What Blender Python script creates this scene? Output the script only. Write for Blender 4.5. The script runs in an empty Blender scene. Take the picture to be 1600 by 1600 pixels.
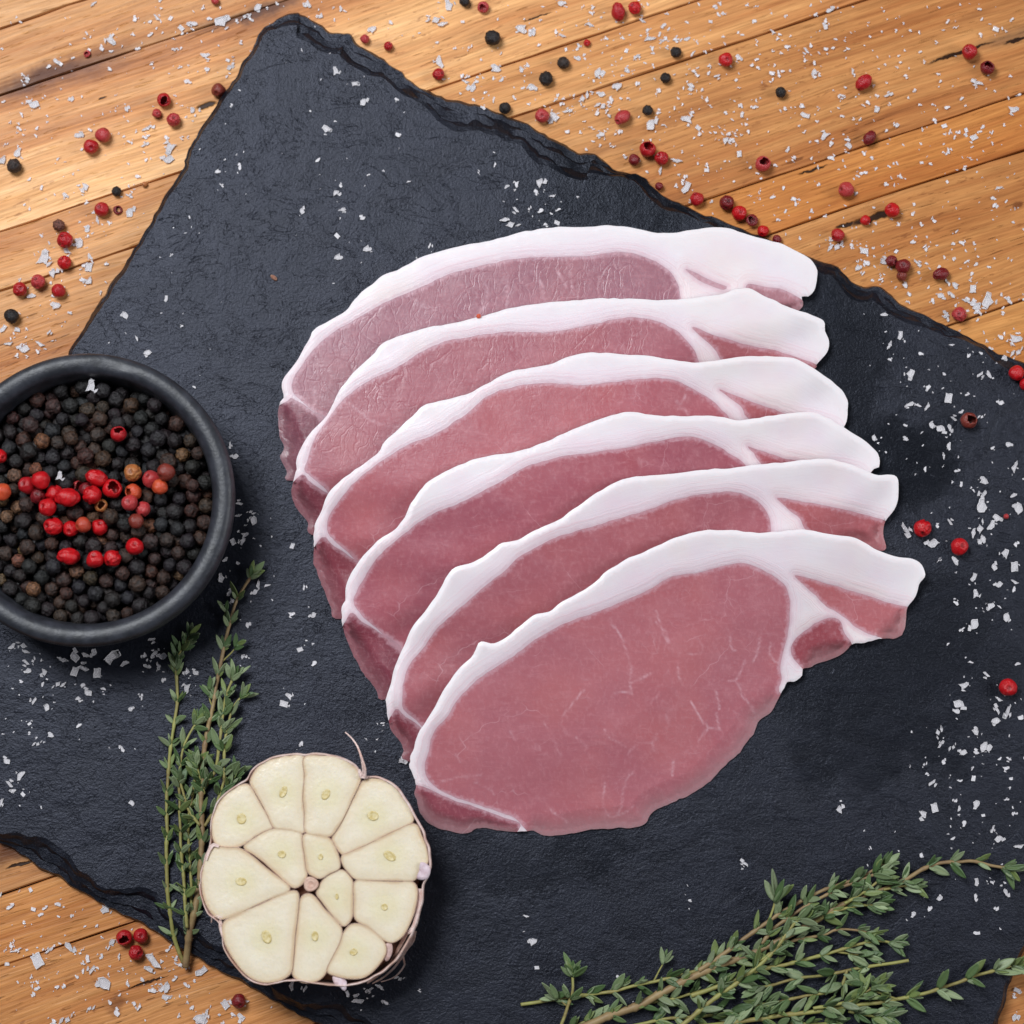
import bpy, math, random
import numpy as np
from mathutils import Vector, Matrix, noise
from mathutils.geometry import delaunay_2d_cdt
random.seed(7); rng = np.random.default_rng(7)
scn = bpy.context.scene
C = scn.collection
PI = math.pi
S = 0.0002            # metres per photograph pixel at the slate surface
T = 0.0065            # slate thickness
D = 0.80; TILT = math.radians(6)

# ---------------------------------------------------------------- camera
cam_loc = np.array([0, -D*math.sin(TILT), T + D*math.cos(TILT)])
cd = bpy.data.cameras.new('camera'); cam = bpy.data.objects.new('camera', cd); C.objects.link(cam)
cam.location = cam_loc; cam.rotation_euler = (TILT, 0, 0)
cd.sensor_width = 36; cd.lens = 36*D/(1600*S); cd.clip_start = 0.01; cd.clip_end = 20
cd.dof.use_dof = True; cd.dof.focus_distance = D-0.008; cd.dof.aperture_fstop = 9
scn.camera = cam
# ---------------------------------------------------------------- world + lamps
w = bpy.data.worlds.new('World'); scn.world = w; w.use_nodes = True
w.node_tree.nodes['Background'].inputs[0].default_value = (0.78, 0.86, 1.0, 1)
w.node_tree.nodes['Background'].inputs[1].default_value = 0.11
def area(name, loc, target, size, power, col):
    l = bpy.data.lights.new(name, 'AREA'); l.shape = 'RECTANGLE'; l.size, l.size_y = size; l.energy = power; l.color = col
    o = bpy.data.objects.new(name, l); C.objects.link(o); o.location = loc
    o.rotation_euler = (Vector(target)-Vector(loc)).to_track_quat('-Z', 'Y').to_euler()
    return o
area('softbox', (-0.39, 0.41, 1.0), (-0.04, 0.03, 0), (0.42, 0.46), 13.8, (0.93, 0.965, 1.0))
area('side_fill', (0.95, 0.05, 0.66), (0.05, -0.05, 0), (0.4, 0.4), 5.2, (0.97, 0.98, 1.0))
scn.view_settings.view_transform = 'Standard'; scn.view_settings.look = 'None'
scn.view_settings.exposure = 0.0; scn.view_settings.gamma = 1
scn.cycles.max_bounces = 8

# ---------------------------------------------------------------- helpers
TS = 1600*S/1600/D
def P(px, py, z):
    """photograph pixel + height in metres -> world points (arrays allowed)"""
    px = np.asarray(px, float); py = np.asarray(py, float); z = np.asarray(z, float) + 0*px
    a = (px-800)*TS; b = (800-py)*TS
    dx = a; dy = math.sin(TILT) + b*math.cos(TILT); dz = -math.cos(TILT) + b*math.sin(TILT)
    t = (z-cam_loc[2])/dz
    return np.stack([cam_loc[0]+t*dx, cam_loc[1]+t*dy, z], -1)
def V(px, py, z): return Vector(P(px, py, z).tolist())
def empty(name, loc, label, cat, group=None):
    o = bpy.data.objects.new(name, None); C.objects.link(o); o.location = loc; o.empty_display_size = 0.01
    o['label'] = label; o['category'] = cat
    if group: o['group'] = group
    return o
def tag(o, label, cat, group=None):
    o['label'] = label; o['category'] = cat
    if group: o['group'] = group
    return o
def mesh(name, verts, faces, mat, smooth=True, attrs=None):
    me = bpy.data.meshes.new(name)
    me.from_pydata([tuple(v) for v in np.asarray(verts).tolist()], [], [tuple(int(i) for i in f) for f in faces])
    if attrs:
        for k, a in attrs.items():
            at = me.attributes.new(k, 'FLOAT', 'POINT'); at.data.foreach_set('value', np.asarray(a, dtype=np.float32))
    me.materials.append(mat)
    me.polygons.foreach_set('use_smooth', [smooth]*len(me.polygons)); me.update()
    return me
def obj(name, verts, faces, mat, parent=None, smooth=True, attrs=None):
    """world-space vertices -> one mesh object (local to its parent's location)"""
    v = np.asarray(verts, float)
    if parent is not None: v = v - np.array(parent.location)
    o = bpy.data.objects.new(name, mesh(name, v, faces, mat, smooth, attrs)); C.objects.link(o)
    if parent is not None: o.parent = parent
    return o
def inst(name, me, loc, rot, scale, parent=None, color=None):
    o = bpy.data.objects.new(name, me); C.objects.link(o)
    if parent is not None: loc = Vector(loc)-parent.location; o.parent = parent
    o.location = loc; o.rotation_euler = rot; o.scale = scale
    if color: o.color = (*color, 1)
    return o
def catmull(pts, step, closed=True):
    pts = np.asarray(pts, float); n = len(pts); out = []
    rngi = range(n) if closed else range(n-1)
    for i in rngi:
        if closed: p0, p1, p2, p3 = pts[i-1], pts[i], pts[(i+1) % n], pts[(i+2) % n]
        else: p0, p1, p2, p3 = pts[max(i-1, 0)], pts[i], pts[i+1], pts[min(i+2, n-1)]
        k = max(1, int(round(np.linalg.norm((p2-p1)[:2])/step)))
        for j in range(k):
            t = j/k
            out.append(0.5*((2*p1)+(-p0+p2)*t+(2*p0-5*p1+4*p2-p3)*t*t+(-p0+3*p1-3*p2+p3)*t**3))
    if not closed: out.append(pts[-1])
    return np.array(out)
def vnoise(s, scale, seed):
    """smooth 1-D value noise in -1..1"""
    r = np.random.default_rng(seed).uniform(-1, 1, 4096); x = np.asarray(s)/scale
    i = np.floor(x).astype(int); f = x-i; f = f*f*(3-2*f)
    return r[i % 4096]*(1-f)+r[(i+1) % 4096]*f
def lnoise(s, scale, seed):
    r = np.random.default_rng(seed).uniform(-1, 1, 4096); x = np.asarray(s)/scale
    i = np.floor(x).astype(int); f = x-i
    return r[i % 4096]*(1-f)+r[(i+1) % 4096]*f
def arclen(p):
    return np.concatenate([[0], np.cumsum(np.linalg.norm(np.diff(p, axis=0), axis=1))])
def normals2(p):
    d = np.roll(p, -1, 0)-np.roll(p, 1, 0); d /= np.linalg.norm(d, axis=1)[:, None]+1e-9
    n = np.stack([d[:, 1], -d[:, 0]], 1)
    area_ = 0.5*np.sum(p[:, 0]*np.roll(p[:, 1], -1)-np.roll(p[:, 0], -1)*p[:, 1])
    return -n if area_ > 0 else n          # points inwards
def inside(pts, poly):
    x, y = pts[:, 0], pts[:, 1]; r = np.zeros(len(pts), bool); n = len(poly)
    poly = np.asarray(poly, float); Bp = poly; Ap = np.roll(poly, 1, 0); st = max(1, int(400000/max(1, len(pts))))
    for i in range(0, n, st):
        x1, y1, x2, y2 = Ap[i:i+st, 0], Ap[i:i+st, 1], Bp[i:i+st, 0], Bp[i:i+st, 1]
        c = (y1 > y[:, None]) != (y2 > y[:, None])
        dy = np.where(y2 == y1, 1e-9, y2-y1)
        c &= x[:, None] < (x2-x1)*(y[:, None]-y1)/dy+x1
        r ^= (c.sum(1) % 2).astype(bool)
    return r
    for i in range(n):
        x1, y1 = poly[i-1]; x2, y2 = poly[i]
        if y1 == y2: continue
        c = ((y1 > y) != (y2 > y))
        if not c.any(): continue
        r ^= c & (x < (x2-x1)*(y-y1)/(y2-y1)+x1)
    return r
def dist(pts, poly, closed=True):
    a = np.asarray(poly, float); b = np.roll(a, -1, 0)
    if not closed: a, b = a[:-1], b[:-1]
    best = np.full(len(pts), 1e9)
    for k in range(0, len(a), 24):
        A, B = a[k:k+24], b[k:k+24]; AB = B-A; L = (AB**2).sum(1)+1e-9
        t = np.clip(((pts[:, None]-A)*AB).sum(2)/L, 0, 1)
        q = A+t[..., None]*AB
        best = np.minimum(best, np.sqrt(((pts[:, None]-q)**2).sum(2)).min(1))
    return best
def cdt(outline, inner, spacing):
    """triangulate an outline with inner closed constraint loops and a jittered interior grid"""
    loops = [outline]+inner; vs = []; es = []
    for L in loops:
        o = len(vs); vs += [Vector(p) for p in L.tolist()]
        es += [(o+i, o+(i+1) % len(L)) for i in range(len(L))]
    mn, mx = outline.min(0), outline.max(0)
    gx, gy = np.meshgrid(np.arange(mn[0], mx[0], spacing), np.arange(mn[1], mx[1], spacing*0.87))
    gx = gx + (np.arange(gx.shape[0]) % 2)[:, None]*spacing*0.5
    g = np.stack([gx.ravel(), gy.ravel()], 1)+rng.uniform(-.12, .12, (gx.size, 2))*spacing
    g = g[inside(g, outline)]
    dd = np.full(len(g), 1e9)
    for L in loops: dd = np.minimum(dd, dist(g, L))
    g = g[dd > spacing*0.45]
    vs += [Vector(p) for p in g.tolist()]
    r = delaunay_2d_cdt(vs, es, [], 0, 1e-5)
    v = np.array([tuple(p) for p in r[0]]); f = np.array([t for t in r[2] if len(t) == 3])
    c = v[f].mean(1); keep = inside(c, outline)
    f = f[keep]
    a, b, c = v[f[:, 0]], v[f[:, 1]], v[f[:, 2]]
    ar = (b[:, 0]-a[:, 0])*(c[:, 1]-a[:, 1])-(b[:, 1]-a[:, 1])*(c[:, 0]-a[:, 0])
    f[ar > 0] = f[ar > 0][:, ::-1]      # pixel y points down: clockwise in px = up-facing in the world
    return v, f
def tube(pts, rad, seg=8):
    """pts world (n,3), rad (n,) -> verts, faces"""
    pts = np.asarray(pts); n = len(pts); vs = []; fs = []
    up = np.array([0, 0, 1.0])
    for i in range(n):
        t = pts[min(i+1, n-1)]-pts[max(i-1, 0)]; t /= np.linalg.norm(t)+1e-12
        a = np.cross(t, up); a /= np.linalg.norm(a)+1e-12; b = np.cross(a, t)
        for k in range(seg):
            th = 2*PI*k/seg; vs.append(pts[i]+rad[i]*(math.cos(th)*a+math.sin(th)*b))
    for i in range(n-1):
        for k in range(seg):
            fs.append((i*seg+k, i*seg+(k+1) % seg, (i+1)*seg+(k+1) % seg, (i+1)*seg+k))
    fs.append(tuple(range(seg))[::-1]); fs.append(tuple((n-1)*seg+k for k in range(seg)))
    return np.array(vs), fs

# ---------------------------------------------------------------- node helper
class M:
    def __init__(s, name):
        s.m = bpy.data.materials.new(name); s.m.use_nodes = True; s.t = s.m.node_tree; s.n = s.t.nodes
        s.b = s.n['Principled BSDF']; s.tc = s.n.new('ShaderNodeTexCoord')
        s.ob = s.tc.outputs['Object']
    def _in(s, sock, v):
        if v is None: return
        if isinstance(v, bpy.types.NodeSocket): s.t.links.new(v, sock)
        else:
            if sock.type == 'RGBA' and len(v) == 3: v = (*v, 1)
            sock.default_value = v
    def set(s, **k):
        for a, v in k.items(): s._in(s.b.inputs[a.replace('_', ' ')], v)
        return s
    def map(s, vec=None, scale=(1, 1, 1), loc=(0, 0, 0), rot=(0, 0, 0)):
        n = s.n.new('ShaderNodeMapping'); s._in(n.inputs[0], vec or s.ob); s._in(n.inputs[1], loc); s._in(n.inputs[2], rot); s._in(n.inputs[3], scale); return n.outputs[0]
    def noise(s, scale, detail=3, rough=.5, vec=None, dist=0, col=False):
        n = s.n.new('ShaderNodeTexNoise'); s._in(n.inputs['Vector'], vec or s.ob); n.inputs['Scale'].default_value = scale
        n.inputs['Detail'].default_value = detail; n.inputs['Roughness'].default_value = rough; n.inputs['Distortion'].default_value = dist
        return n.outputs['Color' if col else 0]
    def vor(s, scale, vec=None, feature='DISTANCE_TO_EDGE', rand=1):
        n = s.n.new('ShaderNodeTexVoronoi'); n.feature = feature; s._in(n.inputs['Vector'], vec or s.ob); n.inputs['Scale'].default_value = scale; n.inputs['Randomness'].default_value = rand
        return n.outputs['Distance']
    def math(s, op, a, b=0.0, c=None, clamp=False):
        n = s.n.new('ShaderNodeMath'); n.operation = op; n.use_clamp = clamp; s._in(n.inputs[0], a); s._in(n.inputs[1], b)
        if c is not None: s._in(n.inputs[2], c)
        return n.outputs[0]
    def vmath(s, op, a, b):
        n = s.n.new('ShaderNodeVectorMath'); n.operation = op; s._in(n.inputs[0], a); s._in(n.inputs[1], b)
        return n.outputs['Value' if op == 'LENGTH' else 'Vector']
    def rng(s, v, a, b, c=0.0, d=1.0, smooth=False):
        n = s.n.new('ShaderNodeMapRange'); n.clamp = True
        if smooth: n.interpolation_type = 'SMOOTHSTEP'
        s._in(n.inputs[0], v)
        for i, x in enumerate((a, b, c, d)): s._in(n.inputs[i+1], x)
        return n.outputs[0]
    def mix(s, f, a, b, mode='MIX'):
        n = s.n.new('ShaderNodeMix'); n.data_type = 'RGBA'; n.blend_type = mode; n.clamp_factor = True
        s._in(n.inputs[0], f); s._in(n.inputs[6], a); s._in(n.inputs[7], b); return n.outputs[2]
    def ramp(s, f, stops):
        n = s.n.new('ShaderNodeValToRGB'); s._in(n.inputs[0], f); e = n.color_ramp.elements
        for i, (p, c) in enumerate(stops):
            x = e[i] if i < 2 else e.new(p)
            x.position = p; x.color = (*c, 1)
        return n.outputs[0]
    def attr(s, name):
        n = s.n.new('ShaderNodeAttribute'); n.attribute_name = name; return n.outputs['Fac']
    def ocol(s): return s.n.new('ShaderNodeObjectInfo').outputs['Color']
    def rand(s): return s.n.new('ShaderNodeObjectInfo').outputs['Random']
    def sep(s, v):
        n = s.n.new('ShaderNodeSeparateXYZ'); s._in(n.inputs[0], v); return n.outputs
    def comb(s, x, y, z):
        n = s.n.new('ShaderNodeCombineXYZ')
        for i, v in enumerate((x, y, z)): s._in(n.inputs[i], v)
        return n.outputs[0]
    def bump(s, h, dist, strength=1.0, prev=None):
        n = s.n.new('ShaderNodeBump'); s._in(n.inputs['Height'], h); n.inputs['Distance'].default_value = dist; n.inputs['Strength'].default_value = strength
        if prev: s._in(n.inputs['Normal'], prev)
        return n.outputs[0]
def lin(r, g, b):
    f = lambda c: ((c/255+.055)/1.055)**2.4 if c > 10 else c/255/12.92
    return (f(r), f(g), f(b))

# ---------------------------------------------------------------- wooden table
def ellipse_mark(m, vec, px, py, hl, hw, ang, soft=0.3):
    """an elongated stain / crack at a place on the table, in table space"""
    c = P(px, py, 0); x = m.map(vec, loc=(-c[0], -c[1], 0)); x = m.map(x, rot=(0, 0, -ang)); x = m.map(x, scale=(1/(hl*S), 1/(hw*S), 0))
    return m.rng(m.vmath('LENGTH', x, (0, 0, 0)), 1.0, 1.0-soft, 0, 1, True)
GR = math.atan(0.335)
table = empty('wooden_table', (0, 0, 0), 'warm brown wooden table top of diagonal planks under the black slate', 'table')
def wood_mat():
    m = M('wood'); r = m.math('MULTIPLY', m.rand(), 37.0)
    base = m.vmath('ADD', m.ob, m.comb(m.math('MULTIPLY', r, .13), r, 0))
    warp = m.noise(9, 2, .5, m.map(base, (1, 2.2, 1)), col=True)
    wv = m.vmath('ADD', base, m.vmath('MULTIPLY', m.vmath('SUBTRACT', warp, (.5, .5, .5)), (0, .008, 0)))
    broad = m.noise(46, 3, .55, m.map(wv, (.07, 1, 1)))
    grain = m.noise(330, 4, .65, m.map(wv, (.05, 1, 1)))
    fine = m.noise(1500, 3, .6, m.map(wv, (.045, 1, 1)))
    f = m.math('ADD', m.math('MULTIPLY', broad, .62), m.math('MULTIPLY', grain, .38))
    col = m.ramp(f, [(.28, lin(128, 76, 40)), (.70, lin(228, 182, 132)), (.41, lin(184, 124, 76)), (.54, lin(207, 154, 102))])
    streak = m.rng(m.noise(150, 3, .6, m.map(wv, (.03, 1, 1), (3, 0, 0))), .56, .70)
    col = m.mix(m.math('MULTIPLY', streak, .25), col, lin(125, 66, 34))
    # little darker pores and flecks, elongated with the grain
    pores = m.rng(m.noise(900, 2, .6, m.map(wv, (.10, 1, 1), (0, 5, 0))), .645, .70)
    patch = m.rng(m.noise(30, 2, .5, m.map(wv, (.5, 1, 1))), .48, .62)
    col = m.mix(m.math('MULTIPLY', m.math('MULTIPLY', pores, patch), .6), col, lin(96, 52, 30))
    col = m.mix(.6, col, m.mix(m.rng(fine, .3, .68), (.45, .38, .32), (1.1, 1.1, 1.1)), 'MULTIPLY')
    flk = m.math('MULTIPLY', m.rng(m.noise(650, 3, .7, m.map(wv, (.25, 1, 1), (0, 9, 4))), .60, .68), m.rng(m.noise(22, 3, .6, m.map(wv, (.6, 1, 1), (5, 1, 0))), .46, .62))
    col = m.mix(m.math('MULTIPLY', flk, .55), col, lin(112, 60, 30))
    # stains and cracks standing at their own place on the table
    n = m.n.new('ShaderNodeTexCoord'); n.object = table; tv = n.outputs['Object']
    wob = m.noise(60, 4, .65, tv, col=True)
    tvw = m.vmath('ADD', tv, m.vmath('MULTIPLY', m.vmath('SUBTRACT', wob, (.5, .5, .5)), (.018, .010, 0)))
    for px, py, hl, hw, k, c, so in [(90, 116, 230, 34, .9, lin(92, 54, 40), .95), (60, 120, 120, 22, .6, lin(70, 40, 30), .95), (400, 20, 150, 20, .9, lin(70, 42, 34), .95), (20, 1330, 85, 34, .85, lin(80, 44, 26), .8),
                                 (1580, 55, 100, 24, .5, lin(96, 84, 74), .9), (176, 1568, 20, 16, .6, lin(98, 56, 36), .8), (1585, 318, 14, 10, .7, lin(95, 45, 20), .7)]:
        col = m.mix(m.math('MULTIPLY', ellipse_mark(m, tvw, px, py, hl, hw, GR, so), k), col, c)
    crk = None
    tvc = m.vmath('ADD', tv, m.vmath('MULTIPLY', m.vmath('SUBTRACT', m.noise(260, 3, .6, tv, col=True), (.5, .5, .5)), (.004, .002, 0)))
    for px, py, hl, hw in [(322, 164, 20, 6), (1365, 340, 46, 7), (1500, 82, 70, 3.5), (1590, 62, 30, 3), (1270, 265, 30, 2.5), (160, 153, 9, 2), (840, 26, 30, 1.6), (230, 1535, 40, 2), (1322, 352, 22, 4), (30, 1351, 26, 3)]:
        e = ellipse_mark(m, tvc, px, py, hl, hw, GR, .45)
        crk = e if crk is None else m.math('MAXIMUM', crk, e)
    col = m.mix(m.math('MULTIPLY', crk, .97), col, lin(34, 16, 10))
    col = m.mix(1.0, col, m.ocol(), 'MULTIPLY')
    h = m.math('ADD', m.math('MULTIPLY', grain, 1.0), m.math('MULTIPLY', fine, .35))
    h = m.math('SUBTRACT', h, m.math('MULTIPLY', pores, .5))
    h = m.math('SUBTRACT', h, m.math('MULTIPLY', crk, 1.0))
    m.set(Base_Color=col, Roughness=m.rng(grain, .3, .7, .5, .36), Normal=m.bump(h, .00045, .8))
    m.b.inputs['Specular IOR Level'].default_value = .18
    return m.m
WOOD = wood_mat()
dk = M('joint_shadow').set(Base_Color=lin(28, 16, 11), Roughness=.9).m
bb = np.array([(x, y, z) for x in (-.4, .45) for y in (-.45, .45) for z in (-.03, -.0125)])
o = obj('underside', bb, [(0, 1, 3, 2), (4, 6, 7, 5), (0, 4, 5, 1), (2, 3, 7, 6), (1, 5, 7, 3), (0, 2, 6, 4)], dk, table, False)
# (v = height of the joint at the left border of the photograph, tint of the plank below it)
joints = [(-330, (1.0, .95, .9)), (-210, (.98, .95, .9)), (-95, (1.05, 1.0, .95)), (45, (1.06, .98, .9)), (148, (1.32, 1.32, 1.28)), (364, (1.14, 1.06, .95)), (453, (.96, .84, .70)), (680, (.98, .76, .50)), (770, (.90, .76, .60)),
          (1003, (.98, .82, .58)), (1112, (1, .95, .9)), (1216, (.95, .9, .85)), (1305, (.92, .84, .78)), (1401, (1.02, .88, .70)), (1511, (.96, .82, .68)), (1765, (.95, .85, .75)), (1880, (.9, .8, .7)), (1990, (.9, .80, .7)), (2140, (.95, .9, .8)), (2260, (.95, .9, .8)), (2400, None)]
for i in range(len(joints)-1):
    v0, tint = joints[i]; v1 = joints[i+1][0]
    a = P(-260, v0+.335*260, 0); b = P(1900, v0-.335*1900, 0); c = P(-260, v1+.335*260, 0); d = P(1900, v1-.335*1900, 0)
    ang = math.atan2(b[1]-a[1], b[0]-a[0]); loc = (a+b+c+d)/4
    R2 = np.array([[math.cos(-ang), -math.sin(-ang)], [math.sin(-ang), math.cos(-ang)]])
    loc_pts = lambda q: (R2 @ (q-loc)[:2])
    A, B, Cc, Dd = map(loc_pts, (a, b, c, d))
    n = 90; vs = []; fs = []; gap = .00016; bev = .00025; top = rng.uniform(-.0003, 0)
    for k in range(n+1):
        t = k/n; up = A*(1-t)+B*t; lo = Cc*(1-t)+Dd*t; s = k*24.0
        g1 = gap*(1+.8*vnoise(s, 60, i*2+1)); g2 = gap*(1+.8*vnoise(s, 60, i*2+2))
        w1 = vnoise(s, 400, i+50)*.0006; w2 = vnoise(s, 400, i+51)*.0006
        y1 = up[1]+w1-g1; y2 = lo[1]+w2+g2; x = up[0]; x2 = lo[0]
        e1 = bev*(1+.6*vnoise(s, 40, i+90)); e2 = bev*(1+.6*vnoise(s, 40, i+120))
        vs += [(x, y1, -.012), (x, y1, -.0008), (x, y1-e1, top), (x2, y2+e2, top), (x2, y2, -.0008), (x2, y2, -.012)]
        if k:
            q = (k-1)*6
            for j in range(6): fs.append((q+j, q+(j+1) % 6, q+6+(j+1) % 6, q+6+j))
    fs.append((0, 5, 4, 3, 2, 1)); fs.append(tuple(n*6+j for j in range(6)))
    fs = [f[::-1] for f in fs]
    me = mesh('plank', vs, fs, WOOD, False)
    o = bpy.data.objects.new('plank', me); C.objects.link(o); o.parent = table; o.location = loc; o.rotation_euler = (0, 0, ang); o.color = (*tint, 1)

# ---------------------------------------------------------------- slate board
def slate_mat():
    m = M('slate')
    ob = m.ob
    n1 = m.noise(1000, 4, .68); n2 = m.noise(62, 4, .6, m.map(scale=(.7, 1.3, 1), rot=(0, 0, .5)), dist=.6); n3 = m.noise(1600, 2, .6)
    rip = m.noise(300, 3, .6, m.map(scale=(.5, 1.5, 1), rot=(0, 0, -.25)), dist=.5)
    flake = m.rng(m.noise(38, 5, .65, dist=1.2), .49, .53)
    crack = m.rng(m.noise(70, 5, .7, m.map(scale=(.6, 1, 1), rot=(0, 0, .9)), dist=1.0), .5, .508)
    crk = m.math('MULTIPLY', m.rng(crack, 0, .5), m.rng(crack, 1, .5))
    # damp oily patches left by the meat
    wet = None
    vw = m.vmath('ADD', ob, m.vmath('MULTIPLY', m.vmath('SUBTRACT', m.noise(28, 5, .6, col=True), (.5, .5, .5)), (.08, .08, 0)))
    c0 = np.array(P(800, 850, T))
    for px, py, hx, hy, k in [(990, 285, 200, 75, .9), (1350, 560, 80, 60, .7), (1400, 720, 130, 60, 1), (1380, 1000, 260, 150, .62), (1420, 1130, 150, 60, .6), (1300, 1150, 80, 50, .5), (930, 1370, 70, 32, .6), (1000, 1345, 60, 22, .5), (700, 1340, 80, 50, .5), (1300, 620, 120, 200, .8), (640, 1330, 60, 30, .5), (900, 1340, 200, 40, .45)]:
        p = P(px, py, T)-c0; x = m.map(vw, loc=(-p[0], -p[1], 0)); x = m.map(x, scale=(1/(hx*S), 1/(hy*S), 0))
        e = m.math('MULTIPLY', m.rng(m.vmath('LENGTH', x, (0, 0, 0)), 1.25, .35, 0, 1, True), k)
        wet = e if wet is None else m.math('MAXIMUM', wet, e)
    dry = m.mix(m.rng(n2, .3, .7), lin(10, 11, 17), lin(17, 19, 26))
    dry = m.mix(m.math('MULTIPLY', flake, .35), dry, lin(26, 28, 37))
    dry = m.mix(m.rng(n3, .55, .75, 0, .3), dry, lin(54, 58, 72))
    col = m.mix(m.math('MULTIPLY', wet, .7), dry, lin(8, 9, 13))
    col = m.mix(m.math('MULTIPLY', crk, .5), col, lin(24, 26, 32))
    h = m.math('ADD', m.math('MULTIPLY', n1, .8), m.math('MULTIPLY', rip, .24))
    h = m.math('ADD', h, m.math('MULTIPLY', n2, .5)); h = m.math('ADD', h, m.math('MULTIPLY', flake, .14)); h = m.math('ADD', h, m.math('MULTIPLY', n3, .30))
    h = m.math('SUBTRACT', h, m.math('MULTIPLY', crk, .3)); h = m.math('MULTIPLY', h, m.rng(wet, 0, 1, 1, .6))
    m.set(Base_Color=col, Roughness=m.rng(wet, 0, 1, .40, .33), Normal=m.bump(h, .00036, .85), Specular_Tint=m.mix(wet, (.78, .82, 1.0), (.45, .49, .6)))
    m.b.inputs['Specular IOR Level'].default_value = .41
    return m.m, c0
SLATE, sc0 = slate_mat()
slate = empty('slate_board', tuple(P(800, 850, T)[:2])+(T,), 'large black slate serving board with chipped edges laid across the wooden table', 'slate board')
top_e = [(470, 22), (500, 38), (520, 50), (545, 55), (560, 70), (600, 92), (640, 125), (690, 150), (745, 164), (790, 178), (830, 196), (870, 218), (900, 238), (930, 240), (960, 262), (1000, 275), (1030, 300), (1062, 318), (1100, 334), (1140, 350), (1180, 366), (1222, 380), (1262, 402), (1300, 412), (1340, 445), (1375, 450), (1410, 474), (1450, 495), (1490, 516), (1540, 542), (1600, 566), (1680, 604), (1780, 652), (1880, 698), (1950, 735)]
outer = top_e + [(1969, 760), (1900, 900), (1820, 1060), (1730, 1230), (1660, 1370), (1604, 1480), (1582, 1530), (1560, 1590), (1520, 1680), (1440, 1850), (1360, 2020), (1325, 2050), (1200, 1990), (1000, 1880), (800, 1768), (600, 1655), (500, 1602), (430, 1566), (350, 1520), (270, 1476), (210, 1440), (150, 1410), (100, 1376), (50, 1348), (0, 1318), (-80, 1270), (-180, 1215), (-250, 1170), (-240, 1130), (-180, 1030), (-90, 880), (0, 728), (60, 630), (110, 548), (132, 510), (162, 460), (200, 402), (232, 350), (262, 300), (284, 262), (294, 236), (330, 178), (372, 112), (400, 62), (418, 38), (440, 28)]
O = catmull(outer, 4); s = np.arange(len(O))*4.0
nn = normals2(O)
jag = lnoise(s, 9, 3)*1.6+lnoise(s, 26, 4)*2.6
O = O+nn*jag[:, None]
# ledge width: wide on the top-right and bottom-left edges, narrow on the left edge
d_top = np.exp(-((dist(O, np.array([(480, 25), (900, 235)]), False))/45)**2)
d_top2 = np.exp(-((dist(O, np.array([(940, 240), (1950, 735)]), False))/45)**2)
d_bot = np.exp(-((dist(O, np.array([(-250, 1170), (430, 1570), (1325, 2050)]), False))/60)**2)
W = 3.4+1.6*vnoise(s, 50, 5)+d_top*(26+12*vnoise(s, 70, 6)+6*lnoise(s, 20, 9))+d_top2*(9+8*vnoise(s, 70, 16)+4*lnoise(s, 20, 19))+d_bot*(26+24*vnoise(s, 90, 7)+7*lnoise(s, 22, 8))
W = np.clip(W, 1.8, 70)
rings = [(.0, 0.0, 0), (.38, .06, 1), (.42, .34, 3), (.60, .40, 2.0), (.66, .72, 4), (.92, .86, 2.0), (1.0, 1.05, 1.5)]
rv = []; top_px = None
for k, (zf, wf, amp) in enumerate(rings):
    q = O+nn*(W*wf+k*.4+amp*np.clip(W/14, .25, 1)*(lnoise(s, 12, 30+k)+.8*lnoise(s, 40, 60+k)))[:, None]
    z = T*zf*(1+(.06*lnoise(s, 30, 90+k) if 0 < k < 6 else 0))
    rv.append((q, z))
# relax the top ring a little so it stays simple
tp = rv[-1][0]; tp = (np.roll(tp, 1, 0)+2*tp+np.roll(tp, -1, 0))/4; rv[-1] = (tp, rv[-1][1])
verts = np.concatenate([P(q[:, 0], q[:, 1], z) for q, z in rv]); N = len(O); faces = []
for k in range(len(rings)-1):
    for i in range(N):
        j = (i+1) % N; faces.append((k*N+i, (k+1)*N+i, (k+1)*N+j, k*N+j))
faces.append(tuple(range(N)))
capv, capf = cdt(tp[::2], [], 16)
zc = np.array([T+.00012*noise.noise(Vector((x*.02, y*.02, 1)))+.00008*noise.noise(Vector((x*.07, y*.07, 5))) for x, y in capv])
zc -= .00012*0
# stitch: raise cap edge to ring height by keeping the border at T
bd = dist(capv, tp[::2]); zc = T+(zc-T)*np.clip(bd/10, 0, 1)
o1 = len(verts); verts = np.concatenate([verts, P(capv[:, 0], capv[:, 1], zc)])
faces += [tuple(f+o1) for f in capf]
obj('slate_slab', verts, faces, SLATE, slate, False)

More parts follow.
